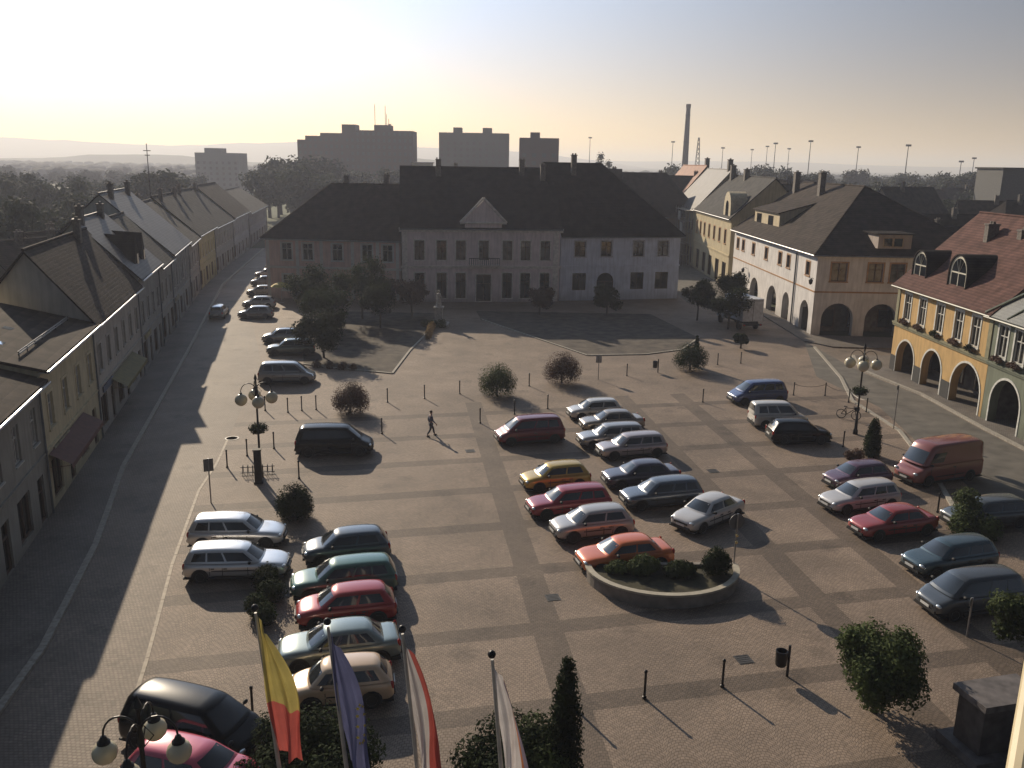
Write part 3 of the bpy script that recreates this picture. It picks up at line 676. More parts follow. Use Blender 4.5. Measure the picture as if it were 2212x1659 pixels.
q.tube([(8.6, -1.05, 5.82), (12.6, -1.05, 5.82)], .05, 6); q.build('balcony_rail', METAL, B.root)
B.finish(); B.chimney(5, 8.5, 18.1); B.chimney(16.5, 9, 18.2); B.chimney(19.3, 8, 17.6)
LBLUE = WALL('pale_blue', (.68, .71, .82))
B = Bld('town_house', 'pale blue grey house with a dark doorway and a steep dark hipped roof', (6.15, 117.4), (22.7, 121.6), 19, 8.7, LBLUE)
for i, u in enumerate((2.7, 6.4, 11.0, 14.6)):
    B.op('front', u-.75, u+.75, 5.9, 7.9, fr=FR_B, gl=GLASS, mull=(1, 1), surround=mat('blue_trim', (.5, .5, .54)))
    if i == 1: B.op('front', u-1.2, u+1.2, .1, 3.7, kind='door', fr=FR_B, arch=True, mull=(1, 0))
    else: B.op('front', u-.95, u+.95, 1.4, 3.7, fr=FR_B, mull=(1, 0))
for u in (3, 7, 11, 15): B.op('right', u-.6, u+.6, 5.9, 7.9, fr=FR_B, sill=1); B.op('right', u-.6, u+.6, 1.4, 3.4, fr=FR_B, sill=1)
B.walls(); B.roof(17.8, ROOF_DK, hipR=8.5, o=.5, g=.05); B.cornice('front', 8.3, .35, .25); B.cornice('right', 8.3, .35, .25); B.cornice('front', 4.5, .2, .1)
B.finish(); B.chimney(4, 8, 19.0)

# --- white arcaded corner house on the right
WHITE = WALL('warm_white', (.74, .71, .69)); OCH = mat('band_ochre', (.42, .24, .12), .8)
B = Bld('corner_house', 'white corner house with arcades below and a large dark hipped roof', (32.6, 131.8), (32.8, 95.6), 19, 9.0, WHITE)
Y0 = 131.8
for a, c in ((130.2, 128.9), (127.2, 125.9), (121.8, 120.5), (115.6, 114.3), (109.6, 108.3), (106.2, 104.9), (99.1, 97.8)):
    B.op('front', Y0-a, Y0-c, 6.3, 7.8, fr=FR_B, mull=(1, 0), deep=.2, surround=OCH)
for a, c, z in ((129.2, 125.2, 3.3), (121.5, 117.3, 3.35), (113.2, 109., 3.4), (106.6, 104.0, 3.4), (99.9, 96.9, 3.5)):
    B.op('front', Y0-a, Y0-c, 0, z, kind='hole', arch=True, deep=.7)
for a, c in ((1.6, 3.3), (5.6, 7.2), (8.0, 9.6), (13, 14.6)): B.op('right', a, c, 6.0, 8.0, fr=FR_B, gl=GLASS_W, mull=(1, 1), surround=OCH)
for a, c in ((1.0, 4.5), (5.8, 9.3), (10.8, 14.3)): B.op('right', a, c, 0, 3.6, kind='hole', arch=True, deep=.7)
B.walls(); B.roof(15.7, ROOF_BR, hipR=13.5, hipL=0, o=.55); B.cornice('front', 8.55, .4, .3); B.cornice('right', 8.55, .4, .3)
B.cornice('front', 4.75, .16, .06, OCH); B.cornice('right', 4.75, .16, .06, OCH)
B.arcade('front', 3.7, 3., .8, 32); B.arcade('right', 3.7, 3., .8, 18)
B.finish(); B.chimney(2.5, 7.6, 17.2, 1.0, .7); B.chimney(13, 7.6, 17.2, 1.0, .7)
DW = WALL('dormer_cream', (.6, .5, .33))
B.dormer(4.1, 15.9, 1.6, 9.9, 12.05, DW, ROOF_BR, [(5.4, 7.5, 10.4, 11.6), (11.0, 13.1, 10.4, 11.6)], depth=7., rise_k=.3)
# dormer on the hip that faces the square, its own small house front
q = MB(); q.box(33.0, 36.0, 2.4+4, 2.4+7.6, 9.6, 11.1); dd = q.build('dormer', WALL('dormer_grey', (.40, .34, .30)), B.rf)
q = MB(); q.box(32.2, 36.3, 6.1, 10.3, 11.102, 11.25); q.build('dormer_roof', ROOF_DK, dd)
q = MB(); q.box(36.002, 36.05, 6.9, 9.1, 9.75, 10.8); q.build('window', mat('frame_tan', (.4, .3, .2)), dd)
q = MB(); q.box(36.051, 36.06, 7.0, 7.9, 9.85, 10.7); q.box(36.051, 36.06, 8.1, 9.0, 9.85, 10.7); q.build('pane', GLASS, dd)
q = MB(); q.tube([(29.4, -.12, .1), (29.4, -.12, 8.4)], .09, 8); q.build('downpipe', mat('pipe_grey', (.10, .12, .14), .5), B.root)
def wall_lamp(p, n_, label):
    e_ = empty('wall_lantern', p, 0, label, 'lantern'); n_ = Vector(n_)
    q = MB(); q.tube([(0, 0, 0), n_*.3 + Vector((0, 0, .15)), n_*.6 + Vector((0, 0, .1))], .03, 6); q.build('bracket', METAL, e_)
    q = MB(); q.lathe([(.05, -.5), (.18, -.4), (.24, .0), (.06, .16), (.02, .22)], n_*.6+Vector((0, 0, -.05)), 8); q.build('lamp_body', METAL, e_)
    q = MB(); q.sphere(n_*.6+Vector((0, 0, -.42)), .13, 10); q.build('globe', mat('globe_white', (.6, .6, .55), .3), e_)
wall_lamp((32.6, 95.75, 6.2), (-.7, -.7, 0), 'dark lantern on the corner of the white arcaded house')
wall_lamp((32.62, 123.4, 4.1), (-1, 0, 0), 'small dark lantern between the far arches of the white house')

# --- cream street houses behind the white house
CREAM = WALL('cream_yellow', (.52, .44, .28))
B = Bld('street_house', 'cream street house with a round arched gable and four long skylights', (32.55, 161.2), (32.3, 133.2), 12, 10.4, CREAM)
for u in (2, 5.2, 8.6, 12.5, 16.5, 20.5, 24.5): B.op('front', u-.6, u+.6, 6.4, 8.5, fr=FR_B, surround=OCH)
for u in (4, 9.5, 14.5, 20, 25): B.op('front', u-1.3, u+1.3, .3, 3.6, fr=FR_B, mull=(1, 0))
B.walls(); B.roof(16.2, ROOF_GR, o=.4); B.cornice('front', 9.8, .5, .3); B.cornice('front', 4.6, .3, .15); B.finish()
n = 14; q = MB(B.xf); xc, r = 24.6, 2.3
pts = [(xc-r, -.05, 9.9)] + [(xc-r*math.cos(PI*k/n), -.05, 11.9+r*math.sin(PI*k/n)) for k in range(n+1)] + [(xc+r, -.05, 9.9)]
m_ = len(pts); q.add(pts + [(a, 2.5, c) for a, _, c in pts], [tuple(range(m_)), tuple(range(m_, 2*m_))[::-1]] + [(i, (i+1) % m_, m_+(i+1) % m_, m_+i) for i in range(m_)])
gg = q.build('gable', mat('gable_cream', (.55, .47, .32)), B.root)
q = MB(B.xf); q.poly([(xc-.9, -.09, 10.6)] + [(xc-.9*math.cos(PI*k/10), -.09, 12.0+.9*math.sin(PI*k/10)) for k in range(11)] + [(xc+.9, -.09, 10.6)]); q.build('window', GLASS, gg)
for u in (15.2, 16.5, 19, 20.3): B.skylight(u, 1.3, .7, 2.4)
B.chimney(3, 5.4, 18.0, 1, .8); B.chimney(12, 5.6, 17.4, 1, .8)
BEIGE = WALL('beige', (.42, .38, .26))
B = Bld('street_house', 'beige street house with grey sheet roof behind the scaffold', (32.8, 184), (32.56, 161.4), 12, 10.3, BEIGE)
for u in range(2, 22, 3): B.op('front', u-.6, u+.6, 6.4, 8.5, fr=FR_B); B.op('front', u-.9, u+.9, .5, 3.3, fr=FR_B, mull=(1, 0))
B.walls(); B.roof(17.2, ROOF_LT, o=.4); B.cornice('front', 9.8, .4, .25); B.finish(); B.chimney(20.5, 6, 19.0, 1.1, .8)
B = Bld('street_house', 'farthest beige street house with a bright orange tiled roof', (33.2, 212), (32.82, 184.3), 12, 10.2, WALL('beige2', (.40, .35, .24)))
for u in range(2, 26, 3): B.op('front', u-.6, u+.6, 6.4, 8.5, fr=FR_B)
B.walls(); B.roof(17.8, ROOF_OR, o=.4); B.finish(); B.chimney(25, 6.5, 19.3, 1.2, .8)
# scaffold on the beige house
e_ = empty('scaffold', (32.4, 162, 0), PI/2, 'metal scaffold with white netting on the beige street house front', 'scaffold')
q = MB()
for i in range(9):
    for y_ in (.3, 1.5): q.tube([(i*2.5, y_, 0), (i*2.5, y_, 10.5)], .05, 5)
for k in range(5):
    for y_ in (.3, 1.5):
        q.tube([(0, y_, 2+k*2.), (20, y_, 2+k*2.)], .04, 5)
for i in range(8):
    q.tube([(i*2.5, 1.5, 0 if i % 2 else 10), (i*2.5+2.5, 1.5, 10 if i % 2 else 0)], .035, 5)
q.build('frame', GALV, e_)
q = MB()
for k in range(5): q.box(0, 20, .32, 1.48, 1.95+k*2., 2.0+k*2.)
q.build('planks', mat('scaffold_planks', (.3, .26, .2), .8), e_)
rr = random.Random(5)
for i in range(8):
    for k in range(4):
        if rr.random() < .35: q = MB(); q.quad((i*2.5+.1, 1.56, 2.1+k*2), (i*2.5+2.4, 1.56, 2.1+k*2), (i*2.5+2.4, 1.56, 3.7+k*2), (i*2.5+.1, 1.56, 3.7+k*2)); q.build('netting', mat('scaffold_net', (.5, .5, .48), .7), e_)

# --- orange and green arcaded houses at the right edge
ORANGE = WALL('orange_ochre', (.55, .36, .15)); OLIVE = mat('trim_olive', (.22, .21, .13), .8, .1)
TRW = mat('trim_white', (.62, .62, .58), .7)
def arc_house(B, wins, arcs, sill_flowers=True):
    rf_ = random.Random(8)
    for a, c in wins:
        q = MB(B.xf); q.box(a+.05, c-.05, -.42, -.12, 4.7, 4.92); fb_ = q.build('flower_box', mat('box_wood', (.1, .06, .04)), B.root)
        q = MB(B.xf); leaves(q, [(a+(c-a)*k/4, -.32, 4.95-.1*(k % 2), .26) for k in range(1, 4)], 500, .07, rf_); q.build('flowers', LEAFR if rf_.random() < .4 else LEAF, fb_)
        B.op('front', a, c, 5.0, 7.3, fr=FR_W, gl=GLASS, mull=(1, 1), deep=.18, surround=TRW)
    for a, c, z in arcs: B.op('front', a, c, 0, z, kind='hole', arch=True, deep=.6, surround=TRW)
Y0 = 79.4
B = Bld('arcade_house', 'orange house with white window surrounds, arcade and red tiled roof with two arched dormers', (34.85, Y0), (35.0, 63.3), 13, 8.0, ORANGE)
arc_house(B, [(Y0-a+.35, Y0-a+1.55) for a in (78.2, 75.4, 72.3, 69.2, 66.6)], [(1.1, 4.6, 3.2), (6.1, 9.5, 3.4), (11.2, 15.6, 3.6)])
B.walls(); B.roof(14.2, ROOF_RD, o=.5, g=.3, gut=mat('gutter_green', (.14, .15, .12), .5)); B.cornice('front', 7.55, .4, .3, OLIVE); B.cornice('front', 4.2, .35, .2, OLIVE)
B.arcade('front', 3.8, 3.2)
for u in (.25, 15.85): q = MB(B.xf); q.box(u-.25, u+.25, -.07, -.002, 4.56, 7.5); q.build('pilaster', OLIVE, B.root)
for u0_, u1_ in ((.05, 1.0), (4.75, 6.0), (9.75, 11.1)): q = MB(B.xf); q.box(u0_, u1_, -.06, -.002, .1, 1.5); q.build('plinth', mat('plinth_dark', (.03, .03, .03), .6), B.root)
B.finish(); B.chimney(5.5, 4.6, 13.6, .6, .9); B.chimney(9.3, 5.2, 13.4, .6, .9)
B.dormer(.9, 3.4, .7, 8.3, 11.1, ROOF_DK, ROOF_DK, arch=True, depth=4.2)
B.dormer(7.4, 10.2, .7, 8.3, 11.4, ROOF_DK, ROOF_DK, arch=True, depth=4.4)
ORB = B
GREEN = WALL('grey_green', (.17, .19, .14))
B = Bld('arcade_house', 'grey green arcaded house at the right edge with flower boxes', (35.0, 63.25), (35.1, 44), 13, 7.9, GREEN)
arc_house(B, [(.5+.3, 2.0), (2.9, 4.2), (5.2, 6.5), (8, 9.3), (11, 12.3)], [(.95, 4.7, 3.6), (6.0, 9.6, 3.6), (11, 14.6, 3.6)])
B.walls(); B.roof(14.0, mat('roof_green_grey', (.06, .07, .065), .5, .2, 1, kind='tile'), hipL=5.5, o=.5, gut=mat('gutter_green', (.1, .1, .1))); B.cornice('front', 7.45, .4, .3); B.cornice('front', 4.2, .3, .2); B.arcade('front', 3.7, 3.2)
q = MB(B.xf); q.tube([(-.5, -.5, B.e+.05), (5.5, 6.5, 14.3)], .11, 6); q.tube([(2.2, -.4, 7.9), (6.6, 5.6, 14.)], .07, 6)
q.build('hip_flashing', mat('bright_metal', (.7, .6, .35), .2, .1, metal=1.), B.rf); B.finish()

def crown_blobs(rnd, R_, z, n, sq=.85, sub=.5):
    bl = [(0, 0, z, R_*.8, sq)]
    for i in range(n):
        a = rnd.uniform(0, 6.28); t = rnd.uniform(-.7, .9); k_ = R_*rnd.uniform(.55, .85); q = math.sqrt(max(0, 1-t*t))*k_
        bl.append((q*math.cos(a), q*math.sin(a), z+t*k_*sq, R_*sub*rnd.uniform(.45, 1.), sq))
    return bl
def make_tree(name, label, cat, loc, R_, zc, n, s, m, seed, group=None, sq=.85, tr=.12, nb=10):
    rnd = random.Random(seed); e_ = empty(name, loc, rnd.uniform(0, 6), label, cat, group)
    b = MB(); bl = crown_blobs(rnd, R_, zc, nb, sq); leaves(b, bl, n, s, rnd); b.build('crown', m, e_)
    t = MB(); t.tube([(0, 0, -.1), (.03, 0, zc*.4), (0, .05, zc*.8), (0, 0, zc+R_*.3)], tr, 8, r2=tr*.4)
    for bx, by, bz, br, _ in bl[1:7]: t.tube([(0, 0, max(.3, zc-R_*.6)), (bx*.5, by*.5, (bz+zc-R_*.4)/2), (bx, by, bz)], tr*.4, 5, r2=tr*.12)
    t.build('trunk', BARK, e_, smooth=True)
    return e_
def gp(x, y): p = G(x, y); return (p.x, p.y, 0)
tp_ = G(1903, 1425, 2.0)
make_tree('round_tree', 'round leafy green tree on the square in the lower right', 'tree', (tp_.x, tp_.y, 0), 1.6, 1.8, 15000, .075, LEAF2, 11, sq=1.0, nb=22)
make_tree('round_tree', 'green leafy tree cut off by the right edge of the photo', 'tree', (G(2232, 1345, 2.0).x, G(2232, 1345, 2.0).y, 0), 1.4, 2.1, 6000, .085, LEAF2, 12, nb=12)
# clipped ball shrubs standing on the square
def ball(x, y, r, label, m=LEAF, seed=1, sq=1., zc=None):
    p = gp(x, y); rnd = random.Random(seed); e_ = empty('round_shrub', p, 0, label, 'shrub')
    b = MB(); zc = zc or r*.8; bl = [(0, 0, zc, r, sq)]+[(r*.5*math.cos(k*1.3), r*.5*math.sin(k*1.3), zc+r*.35*math.sin(k*2.1), r*.58, sq) for k in range(7)]
    leaves(b, bl, 10000, .05, rnd, .75)
    b.build('crown', m, e_); t = MB(); t.tube([(0, 0, -.05), (0, 0, zc)], .1, 7, r2=.06); t.build('trunk', BARK, e_)
    return e_
ball(636, 1118, .95, 'dark clipped round shrub right of the dark information column', LEAF, 21, 1.15)
ball(757, 892, 1.35, 'rust brown round shrub between the silver and black people carriers', LEAFR, 22, .95)
ball(1073, 855, 1.5, 'round shrub in the haze left of the road to the centre car block', LEAF2, 23, 1.)
ball(1213, 828, 1.6, 'brownish round shrub behind the centre block of parked cars', LEAFR, 24, .9)
ball(1490, 800, 1.55, 'dark round shrub with a pointed dark shoot behind it, near the blue people carrier', LEAF, 25, .85)
def cone(p, h, r, label, seed, m=LEAF, name='cypress'):
    rnd = random.Random(seed); e_ = empty(name, p, 0, label, 'conifer')
    b = MB(); leaves(b, [(0, 0, h*(.1+.83*k/8), r*(1.05-.62*(k/8)**2.2), 1.2) for k in range(9)], 5200, .07, rnd, .6); b.build('crown', m, e_)
    t = MB(); t.tube([(0, 0, -.05), (0, 0, h*.7)], .08, 6, r2=.03); t.build('trunk', BARK, e_)
cone(gp(1882, 985), 2.5, .55, 'small dark cypress beside the right hand globe lamp', 31)
cone(gp(1502, 792), 3.0, .3, 'thin dark pointed conifer behind the dark round shrub', 32)
cone((1.75, 22.6, 0), 4.3, .55, 'tall dark green column conifer in the bed at the bottom centre', 33)
def bush(p, bl, label, seed, m=LEAF, n=7000, s=.075, name='bush'):
    rnd = random.Random(seed); e_ = empty(name, p, 0, label, 'bush'); b = MB(); leaves(b, bl, n, s, rnd, .5); b.build('foliage', m, e_)
    t = MB()
    for x, y, z, r, *_ in bl: t.tube([(x*.4, y*.4, -.05), (x, y, z)], .04, 5, r2=.015)
    t.build('stems', BARK, e_)
bush((.1, 23.6, 0), [(-.1, -.2, .9, .95), (-1., -.9, .6, .8), (.6, -.9, .8, .9), (-.2, -1.6, .6, 1.)], 'dark green bushes beside the tall column conifer at the bottom centre', 41)
bush((.95, 23.3, 0), [(0, 0, 1.1, .75), (.3, -.9, .8, .8)], 'lighter green bush between the dark bushes and the column conifer', 42, LEAF2, 4000)
bush((-5.8, 23.2, 0), [(-1., .3, .8, 1.), (.2, 0, .9, 1.05), (1.2, -.5, .8, 1.), (-.7, -1.2, .6, 1.1), (.8, -1.8, .6, 1.2)], 'big dark green bush behind the flags at the bottom left of centre', 43, LEAF, 15000)
bush((-7.6, 22.0, 0), [(0, 0, .4, .6), (.3, -1.2, .4, .7)], 'dark bush in front of the pink car', 44, LEAF, 5000)
bush(gp(575, 1275), [(0, 0, .5, .6), (.5, -.9, .4, .6), (-.1, .7, .4, .5)], 'low green shrub between the silver estates and the red car', 45, LEAF, 4500, .06)
bush(gp(555, 1330), [(0, 0, .5, .5), (.5, -.6, .4, .5)], 'low green shrub at the tip of the yellow and red flag', 46, LEAF, 3000, .06)
bush(gp(600, 1240), [(0, 0, .3, .35), (.3, .1, .3, .3)], 'pale low shrub beside the green car', 47, LEAF2, 1500, .05)
bush(gp(2085, 1150), [(0, 0, .9, .8), (.2, .6, 1.5, .7), (-.5, -.5, .6, .7), (.7, -.8, .6, .7)], 'loose green bush between the red car and the far dark estate', 48, LEAF2, 5000)
bush((17.6, 23.8, 0), [(0, 0, .7, .9), (1.1, -.4, .8, .9), (-.9, -1., .6, .8), (.4, -1.5, .6, .9)], 'dark hedge beside the stone block in the lower right corner', 49, LEAF, 7000)
bush(gp(1852, 992), [(0, 0, .3, .45), (-.5, .1, .25, .35)], 'small brownish bush at the foot of the cypress', 50, LEAFR, 1500, .06)
# trees of the park in front of the town houses
for x, y, r, z, sd_, lb, m in (
    (-17.6, 80.2, 2.9, 3.3, 61, 'broad round tree above the two parked green silver cars at the park corner', LEAF),
    (-22.6, 97.5, 3.2, 4.6, 62, 'dark tree in the park nearest the left street', LEAF),
    (-17.5, 101, 3.6, 5.0, 63, 'largest dark tree in front of the salmon and grey house', LEAF),
    (-19.8, 91, 3.0, 4.0, 73, 'dark tree between the park corner tree and the salmon house', LEAF),
    (-14.6, 95.5, 2.6, 3.6, 74, 'dark tree left of the statue in the middle of the park', LEAF),
    (-12.0, 103, 2.4, 3.4, 64, 'smaller tree before the left end of the centre house', LEAFR),
    (24.4, 98.5, 2.4, 3.2, 66, 'dark tree left of the white box truck', LEAF),
    (22.0, 104, 2.2, 3.6, 67, 'dark tree before the pale blue house corner', LEAF),
    (26.8, 108, 2.6, 4.2, 68, 'tall dark tree at the mouth of the right street', LEAF),
    (23.2, 87.8, .8, 1.2, 69, 'small dark shrub tree in front of the white box truck', LEAF),
    (3.2, 106, 1.8, 2.4, 70, 'low reddish tree in front of the gabled centre house', LEAFR),
    (11.5, 107, 2.0, 2.6, 71, 'low tree in front of the pale blue house', LEAF)):
    make_tree('park_tree', lb, 'tree', (x, y, 0), r*.92, z*.86, 5500, .13, m, sd_, nb=11)
# flower bed strip: low reddish plants along the park kerb
bush((-16.2, 75.9, 0), [(-1.2, .3, .3, .45), (0, 0, .3, .45), (1.2, -.3, .3, .45), (2.2, -.5, .25, .4)], 'low reddish flower bed along the sunlit park kerb', 72, LEAFR, 1800, .07, 'flower_bed')

# ---------------------------------------------------------------- background trees and houses
rnd = random.Random(99)
protoT = []
for i in range(5):
    b = MB(); R_ = 1.; leaves(b, crown_blobs(rnd, 4., 5.5, 12, [.8, 1., 1.25, .9, .75][i], .5), 2000, .34, rnd, .5)
    cm = b.mesh('crown', LEAF3)
    t = MB(); t.tube([(0, 0, -.1), (0, 0, 6)], .3, 6, r2=.1); tm = t.mesh('trunk', BARK)
    protoT.append((cm, tm))
bl = [(0, 0, 3+1.9*k, 2.1*(1-.3*abs(k-3)/3.), 1.3) for k in range(8)]
b = MB(); leaves(b, bl, 1500, .3, rnd, .5); cm = b.mesh('crown', LEAF3); protoT.append((cm, protoT[0][1]))
def bgtree(x, y, sc, kind, label, group, z=0):
    cm, tm = protoT[kind]
    if x < -14 and y < 230: x = min(x, fx(y)-19-4*sc)
    e_ = empty('background_tree', (x, y, z), rnd.uniform(0, 6), label, 'tree', group); e_.scale = (sc*rnd.uniform(.9, 1.15), sc*rnd.uniform(.9, 1.15), sc)
    for nm, me in (('crown', cm), ('trunk', tm)):
        o = bpy.data.objects.new(nm, me); col.objects.link(o); o.parent = e_
def treeline(pts, n, D0, D1, s0, s1, label, group):
    """trees spread between two bearings (photo x) at distance D0..D1"""
    for i in range(n):
        x = pts[0] + (pts[1]-pts[0])*(i+rnd.uniform(.1, .9))/n; D = rnd.uniform(D0, D1)
        d = ray(x, 400); t = D/d.y; bgtree(t*d.x, D, rnd.uniform(s0, s1), rnd.choice((0, 1, 2, 3, 4)), label, group)
treeline((-20, 230), 15, 85, 160, .95, 1.4, 'dark tree in the gardens behind the left row of houses', 'garden trees behind the left row')
treeline((-40, 260), 14, 160, 260, 1.0, 1.5, 'dark tree in the valley beyond the left row gardens', 'valley trees, nearer band')
treeline((0, 420), 22, 300, 480, .8, 1.35, 'hazy tree in the valley at the left', 'hazy valley trees at the left')
treeline((120, 640), 24, 520, 800, .7, 1.2, 'far hazy tree below the hills on the left', 'far hazy trees on the left')
treeline((560, 700), 10, 230, 330, 1.5, 2.1, 'tall dark tree left of the long tower block', 'tall trees left of the long block')
treeline((640, 900), 13, 210, 330, 1.1, 1.7, 'dark tree below the long tower block', 'trees below the long block')
treeline((860, 1280), 18, 230, 330, 1.0, 1.6, 'tree on the town edge below the middle blocks', 'trees below the middle blocks')
treeline((1200, 1480), 13, 250, 420, 1.2, 1.6, 'tree behind the dark roofs left of the chimney stack', 'trees left of the chimney stack')
treeline((1440, 2230), 46, 300, 480, 1.35, 2.0, 'dark tree in the band along the right horizon', 'trees along the right horizon')
treeline((1560, 2230), 36, 190, 300, 1.0, 1.55, 'dark tree among the roofs on the right', 'trees among the right roofs')
for x, D, s in ((1298, 330, 1.25), (1316, 335, 1.1)): d = ray(x, 330); t = D/d.y; bgtree(t*d.x, D, s, 5, 'tall poplar rising left of the chimney stack, %s one' % ('left' if x < 1300 else 'right'), None)
# far woodland
b = MB(); rr = random.Random(12)
for i in range(2600):
    y = rr.uniform(620, 1500); d = ray(rr.uniform(-150, 2380), 400); x = d.x*y/d.y; r = rr.uniform(4, 7); z = rr.uniform(0, 4)
    n_ = 6
    b.sphere((x, y, z), r, 6, 0, 1.3, 1, .8)
tag(b.build('woodland', LEAF3, smooth=False), 'far hazy woodland on the plain before the hills', 'woodland', kind='stuff')

BLK = {}
def block(name, label, x0, x1, ytop, D, depth, c, steps=None, z=None):
    a = atY(x0, ytop, D); bb = atY(x1, ytop, D); top = z or (a.z+bb.z)/2
    e_ = empty(name, (a.x, D, 0), 0, label, 'apartment block'); W = bb.x-a.x
    m = mat('block_'+label[:12], c, .9, .12, .05)
    q = MB(); segs = steps or [(0, 1, 0)]
    for s0, s1, dz in segs: q.box(W*s0+.01, W*s1-.01, 0, depth, 0, top+dz)
    q.build('wall', m, e_)
    if 'long' not in label:
        q = MB()
        for fl in range(int((top-5)/2.8)):
            for i in range(int(W/3)): q.box(W*(i+.3)/int(W/3), W*(i+.72)/int(W/3), -.06, -.01, 3.+fl*2.8, 4.4+fl*2.8)
        o = q.build('window_rows', mat('block_glass', (.07, .055, .05), .4), e_); o['kind'] = 'stuff'
    return e_, W, top, m
BRICKB = (.11, .06, .05)
e_, W, top, m = block('apartment_block', 'long reddish tower block with two lift rooms and roof antennas', 641, 892, 285, 400, 16, BRICKB, [(0, .07, -3.6), (.07, .2, -1.9), (.2, .52, -.6), (.52, 1, .8)])
for a, c in ((.38, .5), (.66, .8)):
    q = MB(); q.box(W*a, W*c, 2, 12, top-.7, top+3.2); q.build('lift_room', m, e_)
q = MB()
for u, h in ((.66, 12), (.75, 11.5), (.76, 8), (.78, 6)): q.tube([(W*u, 5, top+2.5), (W*u, 5, top+h)], .12, 5)
q.lathe([(.1, 0), (.8, .3), (.9, .5)], (W*.79, 4, top+3.2), 10); q.build('antennas', mat('antenna_rust', (.3, .12, .08)), e_)
q = MB()
for fl in range(10):
    for i in range(22):
        if rnd.random() < .95 and 4.6+fl*2.8 < top + next(z_ for a_, c_, z_ in ((0, .07, -3.6), (.07, .2, -1.9), (.2, .52, -.6), (.52, 1.01, .8)) if a_ <= (i+.5)/22 < c_): q.box(W*(i+.28)/22, W*(i+.72)/22, -.05, -.01, 3.0+fl*2.8, 4.4+fl*2.8)
o = q.build('window_rows', mat('block_glass', (.07, .055, .05), .4), e_); o['kind'] = 'stuff'
e_, W, top, m = block('apartment_block', 'grey green tower block with two lift rooms in the middle distance', 948, 1100, 287, 430, 14, (.09, .10, .08))
for a, c in ((.2, .32), (.62, .75)): q = MB(); q.box(W*a, W*c, 2, 10, top-.1, top+2.4); q.build('lift_room', m, e_)
e_, W, top, m = block('apartment_block', 'smallest reddish tower block with one lift room, right of the grey green one', 1122, 1208, 298, 330, 12, BRICKB)
q = MB(); q.box(W*.28, W*.52, 2, 9, top-.1, top+2.0); q.build('lift_room', m, e_)
e_, W, top, m = block('apartment_block', 'isolated hazy tower block in the valley on the left', 420, 514, 330, 480, 16, (.16, .17, .17))
q = MB(); q.box(W*.2, W*.6, 2, 10, top-.1, top+2.4); q.build('lift_room', m, e_)
def shack(x0, x1, yt, D, label, c):
    a = atY(x0, yt, D); bb = atY(x1, yt, D); q = MB(); W = bb.x-a.x; e_ = empty('low_building', (a.x, D, 0), 0, label, 'building')
    q.box(0, W, 0, 12, 0, a.z); q.build('wall', mat('low_'+label[:10], c), e_); q = MB(); q.box(-.4, W+.4, -.4, 12.4, a.z+.002, a.z+.35); q.build('roof', ROOF_GR, e_)
shack(1095, 1125, 500, 300, 'low pale building between the reddish and grey green blocks', (.3, .24, .14)) if False else None
shack(890, 930, 352, 360, 'low tan building right of the long tower block', (.34, .26, .14))
shack(170, 222, 440, 330, 'low pale flat roofed building among the valley trees', (.5, .5, .55))
shack(2168, 2260, 365, 210, 'dark flat roofed block cut off at the upper right edge', (.09, .09, .085))
